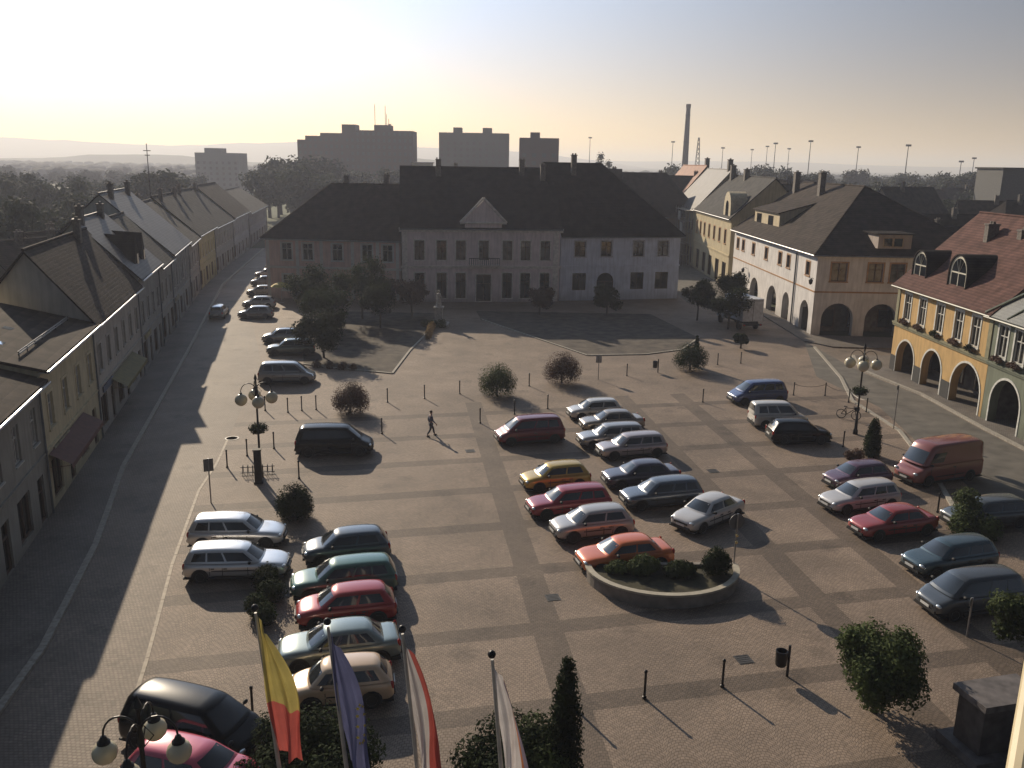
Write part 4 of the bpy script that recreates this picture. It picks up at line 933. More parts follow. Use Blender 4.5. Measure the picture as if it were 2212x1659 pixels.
# background roofs
def bghouse(x, y, D, W, dep, rot, e, zr, wc, rm, label, hip=0., chim=1, name='background_house'):
    a = atY(x, y, D); c, s = math.cos(rot), math.sin(rot)
    P0 = (a.x, D); P1 = (a.x+W*c, D+W*s)
    B = Bld(name, label, P0, P1, dep, e, WALL('bg_%d' % int(wc[0]*100), wc))
    for u in range(2, int(W)-1, 3): B.op('front', u-.5, u+.5, max(.5, e-2.6), e-1., fr=FR_W, mull=(0, 0))
    B.walls(); B.roof(zr, rm, hipL=hip, hipR=hip); B.finish()
    if chim: B.chimney(W*.35, dep/2-.5, zr+1.0)
    if chim > 1: B.chimney(W*.7, dep/2-.5, zr+1.0)
bg_list = [
 (1270, 400, 165, 24, 14, .35, 8.5, 16.2, (.3, .25, .2), ROOF_DK, 'dark roofed house directly behind the pale blue house'),
 (1330, 380, 190, 22, 13, -.5, 8, 15.6, (.35, .28, .2), ROOF_BR, 'brown roofed house behind the blue house roof, with a lit ridge'),
 (880, 400, 165, 26, 14, .1, 9, 16.4, (.3, .26, .22), ROOF_DK, 'long dark roofed house behind the centre house'),
 (1080, 400, 170, 22, 14, -.2, 9, 16.8, (.3, .24, .2), ROOF_DK, 'dark roofed house with chimneys behind the centre gable'),
 (700, 430, 150, 20, 12, .2, 7, 13.0, (.3, .26, .2), ROOF_BR, 'brown roofed house behind the salmon and grey house'),
 (1090, 360, 240, 20, 14, .1, 9, 16, (.42, .36, .3), ROOF_RD, 'pale tall house in front of the smallest reddish block'),
 (640, 440, 200, 20, 12, -.3, 6, 11, (.26, .24, .26), ROOF_BR, 'hazy house at the far end of the left street'),
 (1560, 400, 190, 18, 12, -.9, 9, 15, (.26, .22, .16), ROOF_BR, 'brown roofed house behind the skylit cream house'),
 (1640, 420, 165, 16, 12, .1, 9, 14.6, (.24, .2, .16), ROOF_DK, 'dark house with a broad roof behind the white house roof'),
 (1700, 400, 185, 18, 12, -.3, 8, 14.2, (.26, .22, .16), ROOF_BR, 'brown roofed house between the white house chimneys'),
 (1885, 430, 150, 14, 10, .8, 7, 13.0, (.4, .33, .25), ROOF_GR, 'house with a small bright gable among the right roofs'),
 (1960, 420, 160, 14, 11, .5, 8, 14.5, (.3, .28, .25), ROOF_GR, 'grey gabled house right of the white house roof peak'),
 (2030, 450, 135, 16, 10, .15, 6.5, 11.0, (.42, .38, .28), ROOF_DK, 'low dark roofed house with a pale gutter line on the right'),
 (2120, 470, 120, 12, 9, .1, 6, 9.4, (.55, .48, .3), ROOF_GR, 'small pale yellow annex among the right roofs'),
 (1990, 480, 118, 18, 10, .25, 5.5, 10.2, (.2, .19, .17), ROOF_DK, 'dark roof just behind the white corner house hip'),
 (2090, 430, 160, 18, 11, -.2, 7, 12.4, (.24, .2, .18), ROOF_BR, 'brown roofed house near the upper right edge'),
 (2180, 440, 150, 18, 11, .2, 7, 12.8, (.24, .22, .2), ROOF_DK, 'dark roofed house at the upper right edge'),
 (1740, 395, 240, 18, 11, .1, 7, 12.8, (.3, .26, .2), ROOF_RD, 'distant red roofed house in the right tree band'),
 (1850, 395, 260, 20, 11, -.2, 7, 12.8, (.3, .26, .2), ROOF_DK, 'distant dark roofed house in the right tree band'),
 (1950, 400, 230, 16, 11, .2, 7, 12.6, (.36, .3, .24), ROOF_BR, 'distant brown house left of the tall mast'),
 (2060, 400, 250, 20, 11, .1, 7, 12.8, (.3, .26, .2), ROOF_GR, 'distant grey roofed house on the far right'),
 (1610, 385, 270, 22, 12, .05, 8, 14, (.3, .27, .22), ROOF_GR, 'distant long roofed hall right of the orange roof'),
 (30, 560, 92, 12, 9, 1.2, 5, 8.6, (.22, .2, .17), ROOF_BR, 'garden house behind the left row with a brown roof'),
 (120, 520, 100, 9, 8, 1.3, 5.5, 9., (.3, .28, .25), ROOF_DK, 'narrow rear house among the gardens on the left'),
]
for i, (x, y, D, W, dep, rot, e, zr, wc, rm, lb) in enumerate(bg_list):
    bghouse(x, y, D, W, dep, rot, e, zr, wc, rm, lb, hip=4. if i in (0, 2, 9, 16) else 0., chim=1+(i % 3 == 1))
# chimney stack, masts
d = ray(1481, 330); p = d*(500/d.y)
e_ = empty('chimney_stack', (p.x, 500, 0), 0, 'tall tapering factory chimney on the right horizon', 'chimney')
q = MB(); q.lathe([(2.1, 0), (1.15, 48), (1.35, 48.2), (1.35, 50), (.9, 50)], n=16); q.build('shaft', mat('stack_brick', (.12, .08, .07), .9), e_, smooth=True)
q = MB(); q.lathe([(1.4, 44), (1.4, 44.4)], n=16); q.lathe([(1.7, 30), (1.7, 30.3)], n=16); q.build('rings', METAL, e_)
for i, (x, yt, D) in enumerate(((1676, 308, 520), (1752, 303, 480), (1963, 312, 430), (1855, 316, 520), (1658, 315, 640), (1705, 320, 640), (1562, 318, 600), (1454, 305, 600), (1275, 296, 640), (1625, 322, 700), (2077, 347, 480), (2105, 340, 520))):
    a = atY(x, yt, D); h = a.z
    e_ = empty('floodlight_mast', (a.x, D, 0), 0, 'lattice floodlight mast on the right horizon' if i > 3 else ['tall floodlight mast right of the chimney stack', 'tallest floodlight mast above the white house roof', 'floodlight mast on the far right horizon', 'short mast between the two tallest floodlight masts'][i], 'mast', 'floodlight masts on the horizon' if i > 3 else None)
    q = MB(); q.tube([(0, 0, 0), (0, 0, h)], .34, 5, r2=.16)
    q.build('pole', METAL, e_); q = MB()
    q.box(-1.2, 1.2, -.3, .3, h-.9, h); q.box(-.8, .8, -.8, -.31, h-.6, h-.2); q.build('lamp_platform', METAL, e_)
a = atY(1510, 297, 450); e_ = empty('lattice_tower', (a.x, 450, 0), 0, 'thin lattice tower just right of the chimney stack', 'tower')
q = MB(); h = a.z
for sx, sy in ((-1, -1), (1, -1), (1, 1), (-1, 1)): q.tube([(sx*1.8, sy*1.8, 0), (sx*.3, sy*.3, h)], .13, 4)
for k in range(14):
    z0 = h*k/14; z1 = h*(k+1)/14; w0 = 1.8-1.5*k/14; w1 = 1.8-1.5*(k+1)/14; q.tube([(-w0, -w0, z0), (w1, -w1, z1)], .1, 4); q.tube([(w0, -w0, z0), (-w1, -w1, z1)], .1, 4)
q.build('frame', METAL, e_)
a = atY(316, 310, 125); q = MB(); q.tube([(0, 0, 0), (0, 0, a.z)], .09, 6, r2=.05); q.box(-.5, .5, -.03, .03, a.z-1, a.z-.9); q.box(-.35, .35, -.03, .03, a.z-1.6, a.z-1.5)
tag(q.build('antenna_mast', METAL, loc=(a.x, 125, 0)), 'thin tall antenna mast behind the roofs of the left row', 'mast')

# ---------------------------------------------------------------- cars
CAR = dict(
 hatch=dict(L=3.95, W=1.68, H=1.44, hood=.92, belt=.93, deck=.92, wb=.98, wt=.32, rr=-1.38, rb=-1.78, split=.5),
 estate=dict(L=4.45, W=1.72, H=1.47, hood=.9, belt=.92, deck=.92, wb=1.02, wt=.35, rr=-1.78, rb=-2.1, split=.42),
 sedan=dict(L=4.45, W=1.72, H=1.42, hood=.9, belt=.93, deck=1.0, wb=1.0, wt=.3, rr=-1.0, rb=-1.58, split=.5),
 mpv=dict(L=4.55, W=1.82, H=1.74, hood=1.02, belt=1.05, deck=1.05, wb=1.5, wt=.7, rr=-1.85, rb=-2.15, split=.42),
 small=dict(L=3.55, W=1.6, H=1.46, hood=.9, belt=.93, deck=.93, wb=.95, wt=.45, rr=-1.15, rb=-1.58, split=.52),
 kombi=dict(L=4.05, W=1.72, H=1.8, hood=1.0, belt=1.05, deck=1.05, wb=1.15, wt=.5, rr=-1.85, rb=-1.98, split=.42),
 van=dict(L=5.3, W=1.98, H=2.45, hood=1.15, belt=1.3, deck=1.3, wb=2.0, wt=1.25, rr=-2.5, rb=-2.6, split=.26),
)
def lerp(a, b_, t): return a + (b_-a)*t
TYRE = mat('tyre_rubber', (.015, .015, .015), .85, .1); RIM = mat('rim_alloy', (.38, .38, .38), .35, .1, metal=.7); TRIM = mat('car_trim', (.018, .018, .018), .7, .1)
CGL = mat('car_glass', (.02, .024, .027), .04, .1, spec=.8, coat=.6); HL = mat('headlight', (.75, .75, .72), .1, .05, metal=.7); TL = mat('tail_light', (.4, .02, .015), .25, .05)
PLATE = mat('number_plate', (.7, .7, .68), .5, .03)
def car_body_mesh(T):
    L, W = T['L'], T['W']; h = W/2
    hd, bt, dk = T['hood'], T['belt'], T['deck']
    st = [(L/2, .6, h-.34, .34), (L/2-.05, .7, h-.2, .26), (L/2-.22, .79 if T['H'] < 2 else .95, h-.08, .2), (L/2-.55, (hd+.8)/2+.02, h-.02, .18), (T['wb']+.15, hd, h, .18), (T['wb']-.4, bt, h, .18), (0, bt, h, .18),
          (T['rb']+.4, bt, h, .18), (T['rb']+.02, bt if dk <= bt else bt+.02, h-.01, .18), (-L/2+.12, dk-.02, h-.05, .22), (-L/2+.02, dk-.16, h-.1, .28), (-L/2, .5, h-.16, .34)]
    bm = bmesh.new(); rings = []
    for x, zt, hw, zb in st:
        sec = [(hw-.1, zb), (hw-.01, zb+.12), (hw, (zb+zt)/2), (hw-.015, zt-.16), (hw-.07, zt-.04), (hw-.2, zt), (hw*.45, zt+.02)]
        pts = sec + [(-y, z) for y, z in sec[::-1]]
        rings.append([bm.verts.new((x, y, z)) for y, z in pts])
    for a, b_ in zip(rings, rings[1:]):
        n = len(a)
        for i in range(n): bm.faces.new((a[i], a[(i+1) % n], b_[(i+1) % n], b_[i]))
    bm.faces.new(rings[0][::-1]); bm.faces.new(rings[-1])
    bmesh.ops.recalc_face_normals(bm, faces=bm.faces)
    me = bpy.data.meshes.new('tmp'); bm.to_mesh(me); bm.free()
    ob = bpy.data.objects.new('tmp', me); col.objects.link(ob); md = ob.modifiers.new('s', 'SUBSURF'); md.levels = 1; md.render_levels = 1
    dg = bpy.context.evaluated_depsgraph_get(); me2 = bpy.data.meshes.new_from_object(ob.evaluated_get(dg)); bpy.data.objects.remove(ob)
    bm = bmesh.new(); bm.from_mesh(me2)
    c = MB(); cab_grid(T, c)
    cm = c.mesh('cab', []) if False else None
    vs = [bm.verts.new(p) for p in c.v]
    for f in c.f:
        try: bm.faces.new([vs[k] for k in f])
        except ValueError: pass
    bmesh.ops.remove_doubles(bm, verts=vs, dist=.0005)
    bmesh.ops.recalc_face_normals(bm, faces=bm.faces)
    me3 = bpy.data.meshes.new('body'); bm.to_mesh(me3); bm.free()
    me3.polygons.foreach_set('use_smooth', [True]*len(me3.polygons)); me3.set_sharp_from_angle(angle=math.radians(50))
    return me3
def cab_map(T, p, push=0.):
    # rounded box (hx, hy, hz) -> cabin shape with raked screens, tumblehome and a crowned roof
    h = T['W']/2; hx, hy, hz = 1.2, .75, .32; r = .15 if T['H'] < 2 else .12
    q = Vector(p); inner = Vector((max(-hx+r, min(hx-r, q.x)), max(-hy+r, min(hy-r, q.y)), min(hz-r, q.z)))
    d = q-inner
    if d.length > 1e-6: q = inner + d.normalized()*(r+push)
    t = (q.z+hz)/(2*hz); tt = max(-.4, t)
    bt, Ht = T['belt']-.02, T['H']-.03
    wy0, wy1 = h-.05, h-(.26 if T['H'] < 2 else .14)
    xf = lerp(T['wb']+.08, T['wt']+.06, tt); xr = lerp(T['rb']-.06, T['rr']-.08, tt)
    u = (q.x+hx)/(2*hx); yy = q.y/hy
    x = lerp(xr, xf, u) + (.10*(u > .5)*(u-.5)*2*(1-yy*yy) - .05*(u < .5)*(.5-u)*2*(1-yy*yy))
    w_ = lerp(wy0, wy1, tt) - .05*abs(2*u-1)**3
    z = lerp(bt, Ht, tt) + .065*(1-yy*yy)*max(0, tt) - .05*max(0, tt)*abs(2*u-1)**2.2
    return Vector((x, yy*w_*(1+.0), z))
def cab_grid(T, c):
    hx, hy, hz = 1.2, .75, .32
    def face(fn, nu, nv):
        us = [-1+2*i/nu for i in range(nu+1)]; vs_ = [-1+2*j/nv for j in range(nv+1)]
        o = len(c.v)
        for v in vs_:
            for u in us: c.v.append(cab_map(T, fn(u, v)))
        for j in range(nv):
            for i in range(nu): k = o+j*(nu+1)+i; c.f.append([k, k+1, k+nu+2, k+nu+1]); c.m.append(0)
    for sg in (1, -1):
        face(lambda u, v: (u*hx, sg*hy, v*hz), 18, 8); face(lambda u, v: (sg*hx, u*hy, v*hz), 14, 8)
    face(lambda u, v: (u*hx, v*hy, hz), 18, 14)
def cab_panel(T, fn, nu=6, nv=4, push=.012):
    b = MB(); o = 0
    for j in range(nv+1):
        for i in range(nu+1): b.v.append(cab_map(T, fn(i/nu, j/nv), push))
    for j in range(nv):
        for i in range(nu): k = j*(nu+1)+i; b.f.append([k, k+1, k+nu+2, k+nu+1]); b.m.append(0)
    return b
TEMPL = {}
def car_parts(kind):
    if kind in TEMPL: return TEMPL[kind]
    T = CAR[kind]; body = car_body_mesh(T); parts = [('body', body, None)]
    L, W, Ht = T['L'], T['W'], T['H']; h = W/2; V = Vector
    hx, hy, hz = 1.2, .75, .32
    zl, zh = (-.21, .235) if kind != 'van' else (-.24, .12)
    parts.append(('windscreen', cab_panel(T, lambda a, c: (hx, (a*2-1)*.64, lerp(zl-.02, zh, c))).mesh('windscreen', CGL, True), None))
    if kind != 'van': parts.append(('rear_window', cab_panel(T, lambda a, c: (-hx, (a*2-1)*.6, lerp(-.12, zh-.02, c))).mesh('rear_window', CGL, True), None))
    else:
        for e0, e1 in ((-.6, -.06), (.06, .6)): parts.append(('rear_window', cab_panel(T, lambda a, c: (-hx, lerp(e0, e1, a), lerp(-.16, .1, c))).mesh('rear_window', CGL, True), None))
    for sg in (1, -1):
        sp_ = T['split']
        rng = [(.02, sp_-.015), (sp_+.025, .93)] if kind != 'van' else [(.03, .26)]
        if kind in ('estate', 'mpv', 'kombi'): rng = [(.02, sp_-.015), (sp_+.02, .7), (.73, .95)]
        for a0, a1 in rng:
            def fn(a, c):
                x = lerp(hx-.1, -hx+.12, lerp(a0, a1, a))
                return (x, sg*hy, lerp(zl, (.205 if kind != 'van' else .08), c))
            parts.append(('side_window', cab_panel(T, fn).mesh('side_window', CGL, True), None))
    xw = (L/2-.78, -L/2+.78) if kind != 'van' else (L/2-.95, -L/2+1.1); rw_ = .31 if kind != 'van' else .34
    tr = MB()
    for x in xw:
        for sg in (1, -1):
            n = 14; yo = sg*(h+.012)
            tr.poly([(x+(rw_+.07)*math.cos(2*PI*k/n), yo, rw_+max(-.14, (rw_+.06)*math.sin(2*PI*k/n))) for k in range(n)])
    tr.box(-L/2+.03, L/2-.1, -h+.08, h-.08, .17, .24)
    for sg in (1, -1): tr.box(xw[1]+.45, xw[0]-.45, sg*(h-.005)-.012, sg*(h-.005)+.012, .2, .33)
    for sg in (1, -1): tr.box(xw[1]+.5, xw[0]-.5, sg*h-.012, sg*h+.012, .56, .6)
    parts.append(('trim', tr.mesh('trim', TRIM), None))
    sm = MB(); xs = [T['wb']-.42, lerp(T['wb']-.35, T['rr'], .47)] + ([max(T['rr']+.25, xw[1]+.42)] if kind not in ('small', 'van') else [])
    for x in xs:
        for sg in (1, -1): sm.box(x-.012, x+.012, sg*(h+.002)-.008, sg*(h+.002)+.008, .36, .55); sm.box(x-.012, x+.012, sg*(h-.01)-.01, sg*(h-.01)+.01, .6, T['belt']-.2)
    parts.append(('door_seams', sm.mesh('door_seams', TRIM), None))
    dhm = MB()
    for x in xs[1:]:
        for sg in (1, -1): dhm.box(x+.05, x+.2, sg*(h-.005)-.015, sg*(h-.005)+.015, T['belt']-.26, T['belt']-.22)
    parts.append(('door_handles', dhm.mesh('door_handles', TRIM), None))
    bp = MB(); bp.box(L/2-.1, L/2+.03, -h+.3, h-.3, .3, .42); bp.box(L/2-.05, L/2+.015, -.42, .42, .52, .62); parts.append(('grille', bp.mesh('grille', TRIM), None))
    bp = MB(); bp.box(-L/2-.03, -L/2+.1, -h+.22, h-.22, .34, .48); parts.append(('rear_bumper', bp.mesh('rear_bumper', TRIM), None))
    for x0, x1, z0 in ((L/2+.02, L/2+.04, .43), (-L/2-.045, -L/2-.02, .5)):
        p = MB(); p.box(x0, x1, -.26, .26, z0, z0+.11); parts.append(('number_plate', p.mesh('number_plate', PLATE), None))
    zt_ = .74 if Ht < 2 else .9
    for sg in (1, -1):
        p = MB(); p.sphere((L/2-.14, sg*(h-.28), zt_-.1), .1, 10, 0, 1.0, 1.7, .85); parts.append(('headlight', p.mesh('headlight', HL, True), None))
        p = MB(); p.sphere((-L/2+.08, sg*(h-.17), T['deck']-.2), .1, 8, 0, .8, .9, 1.7); parts.append(('tail_light', p.mesh('tail_light', TL, True), None))
        p = MB(); p.sphere((T['wb']-.32, sg*(h+.09), T['belt']+.06), .09, 8, 0, .8, 1.3, .8); p.tube([(T['wb']-.32, sg*(h-.06), T['belt']), (T['wb']-.32, sg*(h+.05), T['belt']+.04)], .03, 5); parts.append(('wing_mirror', p.mesh('wing_mirror', TRIM, True), None))
    for x in xw:
        for sg in (1, -1):
            w0 = MB(); y0 = sg*(h-.1)
            w0.lathe([(rw_*.6, -.1), (rw_*.96, -.1), (rw_, -.06), (rw_, .1), (rw_*.97, .125), (rw_*.62, .125)], (0, 0, 0), 18, axis='y')
            if sg < 0: w0.v = [V((p.x, -p.y, p.z)) for p in w0.v]
            rm_ = MB(); rm_.lathe([(.03, .1), (rw_*.18, .118), (rw_*.24, .1), (rw_*.58, .1), (rw_*.63, .128), (rw_*.63, .0)], n=10, axis='y')
            if sg < 0: rm_.v = [V((p.x, -p.y, p.z)) for p in rm_.v]
            parts.append(('wheel', w0.mesh('wheel', TYRE, True), (V((x, sg*(h-.1), rw_)), rm_.mesh('rim', RIM, True))))
    TEMPL[kind] = parts; return parts
def paint(name, c, metal=.15, rough=.32): dk = sum(c) < .08; return mat('paint_'+name, c, .26, .03, .5, metal=0. if dk else metal, coat=.3 if dk else 1., spec=.2 if dk else .5)
def car(kind, colname, c, f, r, label, name='parked_car', head=None, z=None, group=None, off=-.35, xy=None, metal=.15, wh=1.):
    T = CAR[kind]; z = z or T['H']
    if xy is None:
        a = G(*f, z); b_ = G(*r, z); d = a-b_; mid = (a+b_)/2; hd = math.atan2(d.y, d.x) if head is None else math.radians(head)
        ro = (T['wt']+T['rr'])/2
        mid = mid - Vector((math.cos(hd), math.sin(hd), 0))*ro
    else: mid = Vector((*xy, 0)); hd = math.radians(head)
    e_ = empty(name, (mid.x, mid.y, 0), hd, label, 'van' if kind == 'van' else 'car', group)
    e_.scale = (wh, wh, wh)
    pm = paint(colname, c, metal)
    for nm, me, ex in car_parts(kind):
        o = bpy.data.objects.new(nm, me); col.objects.link(o); o.parent = e_
        if nm == 'body':
            if not me.materials: me.materials.append(pm)
            o.material_slots[0].link = 'OBJECT'; o.material_slots[0].material = pm
        if ex:
            o.location = ex[0]; rm_ = bpy.data.objects.new('rim', ex[1]); col.objects.link(rm_); rm_.parent = o
    return e_
SIL = (.36, .36, .36); WHT = (.62, .60, .56); BLK_ = (.006, .0065, .0075); DGR = (.06, .065, .07)
# left block
car('estate', 'bright_silver', (.82, .81, .8), (511, 1111), (447, 1112), 'silver hatchback with a dazzling roof edge, upper of the pair near the street', head=4, metal=.6)
car('estate', 'bright_silver', (.82, .81, .8), (512, 1173), (439, 1177), 'silver estate, lower and nearer of the pair beside the gutter line', head=5, metal=.6)
car('hatch', 'slate', (.09, .11, .13), (734, 1145), (810, 1137), 'dark slate hatchback at the top of the left row of six', head=194.5)
car('estate', 'green', (.07, .17, .13), (734, 1208), (821, 1201), 'green estate parked between the slate and the red car', head=194.5)
car('hatch', 'red', (.42, .035, .03), (734, 1268), (816, 1260), 'bright red hatchback in the middle of the left row', head=194)
car('sedan', 'pale_green', (.25, .30, .28), (712, 1350), (791, 1342), 'pale silver green saloon below the red hatchback, red tail light', head=194, metal=.5)
car('small', 'cream', (.72, .52, .34), (717, 1427), (799, 1421), 'small cream rounded hatchback nearest the flags', head=191)
car('mpv', 'black', BLK_, (436, 1503), (330, 1483), 'black people carrier parked askew at the lower left, above the pink car', head=-17)
car('hatch', 'pink_red', (.55, .10, .15), (424, 1612), (335, 1594), 'pink red car behind the globe lamp in the lower left corner', head=-15)
# upper left
car('mpv', 'silver_van', (.34, .34, .33), (636, 777), (570, 785), 'silver people carrier beside the rust brown round shrub', head=8, metal=.5)
car('mpv', 'black', BLK_, (745, 919), (658, 922), 'glossy black people carrier alone between the bollards', head=6, wh=1.05)
car('hatch', 'silver', SIL, (600, 717), (624, 709), 'silver car under the park corner tree, farther of two', head=190, metal=.6, xy=(-23.2, 87.0))
car('estate', 'grey_green', (.16, .19, .17), (600, 744), (640, 725), 'grey green car under the park corner tree, nearer of two', head=192, metal=.5, xy=(-21.0, 81.6))
# centre block, front column
car('mpv', 'dark_red', (.20, .022, .028), (1118, 903), (1205, 892), 'dark red people carrier at the top of the front centre column', head=196)
car('hatch', 'gold', (.62, .40, .07), (1177, 1003), (1259, 993), 'golden yellow hatchback below the dark red people carrier', head=197, metal=.4)
car('estate', 'crimson', (.36, .03, .04), (1215, 1051), (1296, 1045), 'crimson estate between the golden and the silver white car', head=196)
car('hatch', 'silver_white', (.50, .47, .44), (1262, 1100), (1337, 1090), 'silver white five door hatchback above the orange red car', head=197, metal=.3, wh=1.04)
car('sedan', 'orange_red', (.72, .17, .04), (1327, 1162), (1402, 1156), 'orange red car just behind the curved planter', head=196)
# centre block, rear column
car('hatch', 'cream_white', WHT, (1265, 862), (1334, 859), 'cream white hatchback farthest back in the centre block', head=193)
car('sedan', 'champagne', (.36, .30, .24), (1302, 886), (1362, 884), 'champagne saloon second from the back of the centre block', head=192, metal=.5)
car('estate', 'pale_silver', (.42, .40, .38), (1312, 915), (1374, 912), 'pale silver estate with roof bars third from the back', head=193, metal=.5)
car('estate', 'rose_silver', (.50, .42, .40), (1358, 937), (1415, 931), 'rose tinted silver estate with a dazzling windscreen edge', head=196, metal=.4)
car('sedan', 'maroon_blue', (.07, .06, .09), (1365, 996), (1430, 993), 'dark plum saloon in the rear centre column', head=193)
car('estate', 'steel', (.12, .14, .17), (1418, 1034), (1493, 1028), 'steel grey estate at the near end of the rear centre column', head=195, metal=.4)
car('sedan', 'white', (.60, .58, .56), (1518, 1078), (1562, 1061), 'white saloon parked at an angle beside the round sign', head=221)
# right row
car('mpv', 'blue', (.05, .075, .20), (1618, 823), (1686, 819), 'dark blue people carrier at the top of the right row', head=194)
car('kombi', 'white_van', WHT, (1699, 866), (1630, 868), 'boxy white car with its tail towards the black hatchback', head=6)
car('hatch', 'black', BLK_, (1746, 910), (1677, 907), 'black hatchback next to the boxy white car', head=3, wh=1.05)
car('hatch', 'plum', (.13, .06, .10), (1846, 1000), (1896, 993), 'plum coloured hatchback next to the white estate on the right', head=198)
car('estate', 'white2', (.58, .56, .55), (1858, 1041), (1908, 1035), 'white estate with a bright headlight in the right row', head=199)
car('sedan', 'tomato', (.36, .05, .045), (1924, 1094), (1965, 1091), 'faded red saloon below the white estate on the right', head=197)
car('estate', 'petrol', (.06, .10, .12), (2050, 1166), (2115, 1156), 'dark petrol blue estate with one glinting headlight on the right', head=198, metal=.4)
car('mpv', 'anthracite', (.07, .08, .09), (2099, 1231), (2161, 1228), 'dark grey car nearest the camera in the right row', head=194, wh=.97, metal=.3)
car('estate', 'grey_dark', (.09, .10, .105), (2115, 1076), (2200, 1070), 'dark grey estate behind the loose bush at the right edge', head=193, metal=.3)
v = car('van', 'van_red', (.28, .085, .068), (1990, 957), (2111, 938), 'tall red delivery van with pale blue windscreen beside the kerb', 'delivery_van', head=202)
# street cars
for f, r, z_, hd, lb, cc, cn in ((( 536, 661), (560, 661), 1.4, 187, 'silver car at the near end of the sunlit street row', SIL, 'silver'), ((546, 640), (565, 640), 1.4, 187, 'white car second in the sunlit street row', WHT, 'white'), ((554, 616), (570, 617), 1.4, 187, 'cream car third in the sunlit street row', (.5, .45, .35), 'creamy'),
        ((562, 596), (574, 596), 1.4, 187, 'grey car fourth in the sunlit street row', (.25, .26, .28), 'greyish'), ((572, 580), (580, 580), 1.4, 187, 'farthest car of the sunlit street row', WHT, 'white')):
    p = (G(*f, z_)+G(*r, z_))/2; car('hatch', cn, cc, f, r, lb, head=hd, xy=(p.x+.2, p.y), group=None, metal=.4)
car('estate', 'pale_blue', (.3, .34, .38), (0, 0), (0, 0), 'pale blue grey car driving in the shaded left street', head=100, xy=(-34.2, 101.0), metal=.4)
# van lettering band and door lines: a plain stripe
q = MB(); q.box(-1.6, .2, -1.012, -1.006, 1.25, 1.3); q.box(-1.6, -.6, -1.012, -1.006, 1.42, 1.46); q.build('side_stripe', mat('stripe_grey', (.4, .36, .34)), v)
# box truck
e_ = empty('box_truck', (26.2, 100.6, 0), math.radians(104), 'white box truck seen from behind in the shadow of the houses', 'truck'); e_.scale = (1.12, 1.12, 1.12)
q = MB(); q.box(-2.6, 1.5, -1.1, 1.1, .95, 3.2); q.build('cargo_box', mat('truck_white', (.55, .57, .62), .5), e_)
q = MB(); q.box(1.65, 3.2, -1.0, 1.0, .6, 1.5); q.add([(1.65, -1, 1.5), (3.2, -1, 1.5), (3.2, 1, 1.5), (1.65, 1, 1.5), (1.65, -.9, 2.5), (2.7, -.9, 2.5), (2.7, .9, 2.5), (1.65, .9, 2.5)], [(0, 1, 5, 4), (1, 2, 6, 5), (2, 3, 7, 6), (3, 0, 4, 7), (4, 5, 6, 7)]); q.build('cab', mat('truck_cab', (.5, .52, .56), .4, coat=.5), e_)
q = MB(); q.box(-2.6, 3.1, -.45, .45, .55, .93); q.box(-2.66, -2.61, -1.05, 1.05, .5, .7); q.build('chassis', TRIM, e_)
q = MB(); q.poly([(3.1, -.85, 1.6), (3.1, .85, 1.6), (2.78, .8, 2.4), (2.78, -.8, 2.4)]); q.build('windscreen', CGL, e_)
for x in (2.4, -1.6):
    for s_ in (1, -1): q = MB(); q.lathe([(.2, -.12), (.42, -.12), (.42, .12), (.2, .12)], (x, s_*.92, .42), 16, axis='y'); q.build('wheel', TYRE, e_)
for s_ in (1, -1): q = MB(); q.box(-2.69, -2.661, s_*.9-.1, s_*.9+.1, .55, .66); q.build('tail_light', TL, e_)
q = MB(); q.box(-2.615, -2.602, -.02, .02, 1., 3.15); q.box(-2.615, -2.602, -1.05, 1.05, 3.0, 3.04); q.build('rear_door_seam', TRIM, e_)

# ---------------------------------------------------------------- street furniture
bm_ = MB(); bm_.lathe([(.075, 0), (.075, .08), (.045, .1), (.045, 1.0), (.06, 1.02), (.06, 1.08), (.02, 1.12)], n=10); BOLL = bm_.mesh('bollard', METAL, True)
def bollard(x, y, label, group, xy=None):
    p = gp(x, y) if xy is None else (*xy, 0); o = bpy.data.objects.new('bollard', BOLL); col.objects.link(o); o.location = p; return tag(o, label, 'bollard', group)
for x, y in ((491, 1010), (534, 985), (592, 969)): bollard(x, y, 'slim dark bollard near the bicycle rack and left globe lamp', 'bollards by the left globe lamp')
for x, y in ((554, 845), (573, 887), (622, 891), (652, 887), (683, 885)): bollard(x, y, 'slim dark bollard in the line below the silver people carrier', 'bollards below the silver people carrier')
for x, y in ((837, 869), (917, 861), (993, 851), (1143, 834)): bollard(x, y, 'slim dark bollard along the edge of the park, left half', 'bollards along the park edge')
bollard(825, 937, 'single dark bollard right of the black people carrier', None); bollard(1037, 914, 'single dark bollard left of the dark red people carrier', None)
bollard(646, 1034, 'dark bollard at the front corner of the black people carrier', None)
for x, y in ((1111, 895), (1183, 883)): bollard(x, y, 'dark bollard just behind the dark red people carrier', 'bollards behind the red people carrier')
bollard(1354, 812, 'dark bollard right of the brownish round shrub', None)
for x, y in ((1550, 788), (1600, 785)): bollard(x, y, 'dark bollard right of the dark round shrub with the pointed shoot', 'bollards right of the dark shrub')
bollard(1518, 869, 'single dark bollard left of the dark blue people carrier', None)
for x, y in ((1714, 854), (1782, 855), (1833, 869), (1871, 890)): bollard(x, y, 'chained dark bollard between the road and the right row of cars', 'chained bollards beside the right road')
bollard(1821, 965, 'dark bollard at the bonnet of the black hatchback', None); bollard(2025, 1107, 'dark bollard between the red saloon and the delivery van', None)
for i, (x, y) in enumerate(((1238, 1527), (1392, 1509), (1560, 1484))): bollard(x, y, ['dark bollard right of the column conifer at the bottom', 'middle dark bollard of the bottom line', 'dark bollard left of the litter bin at the bottom'][i], None)
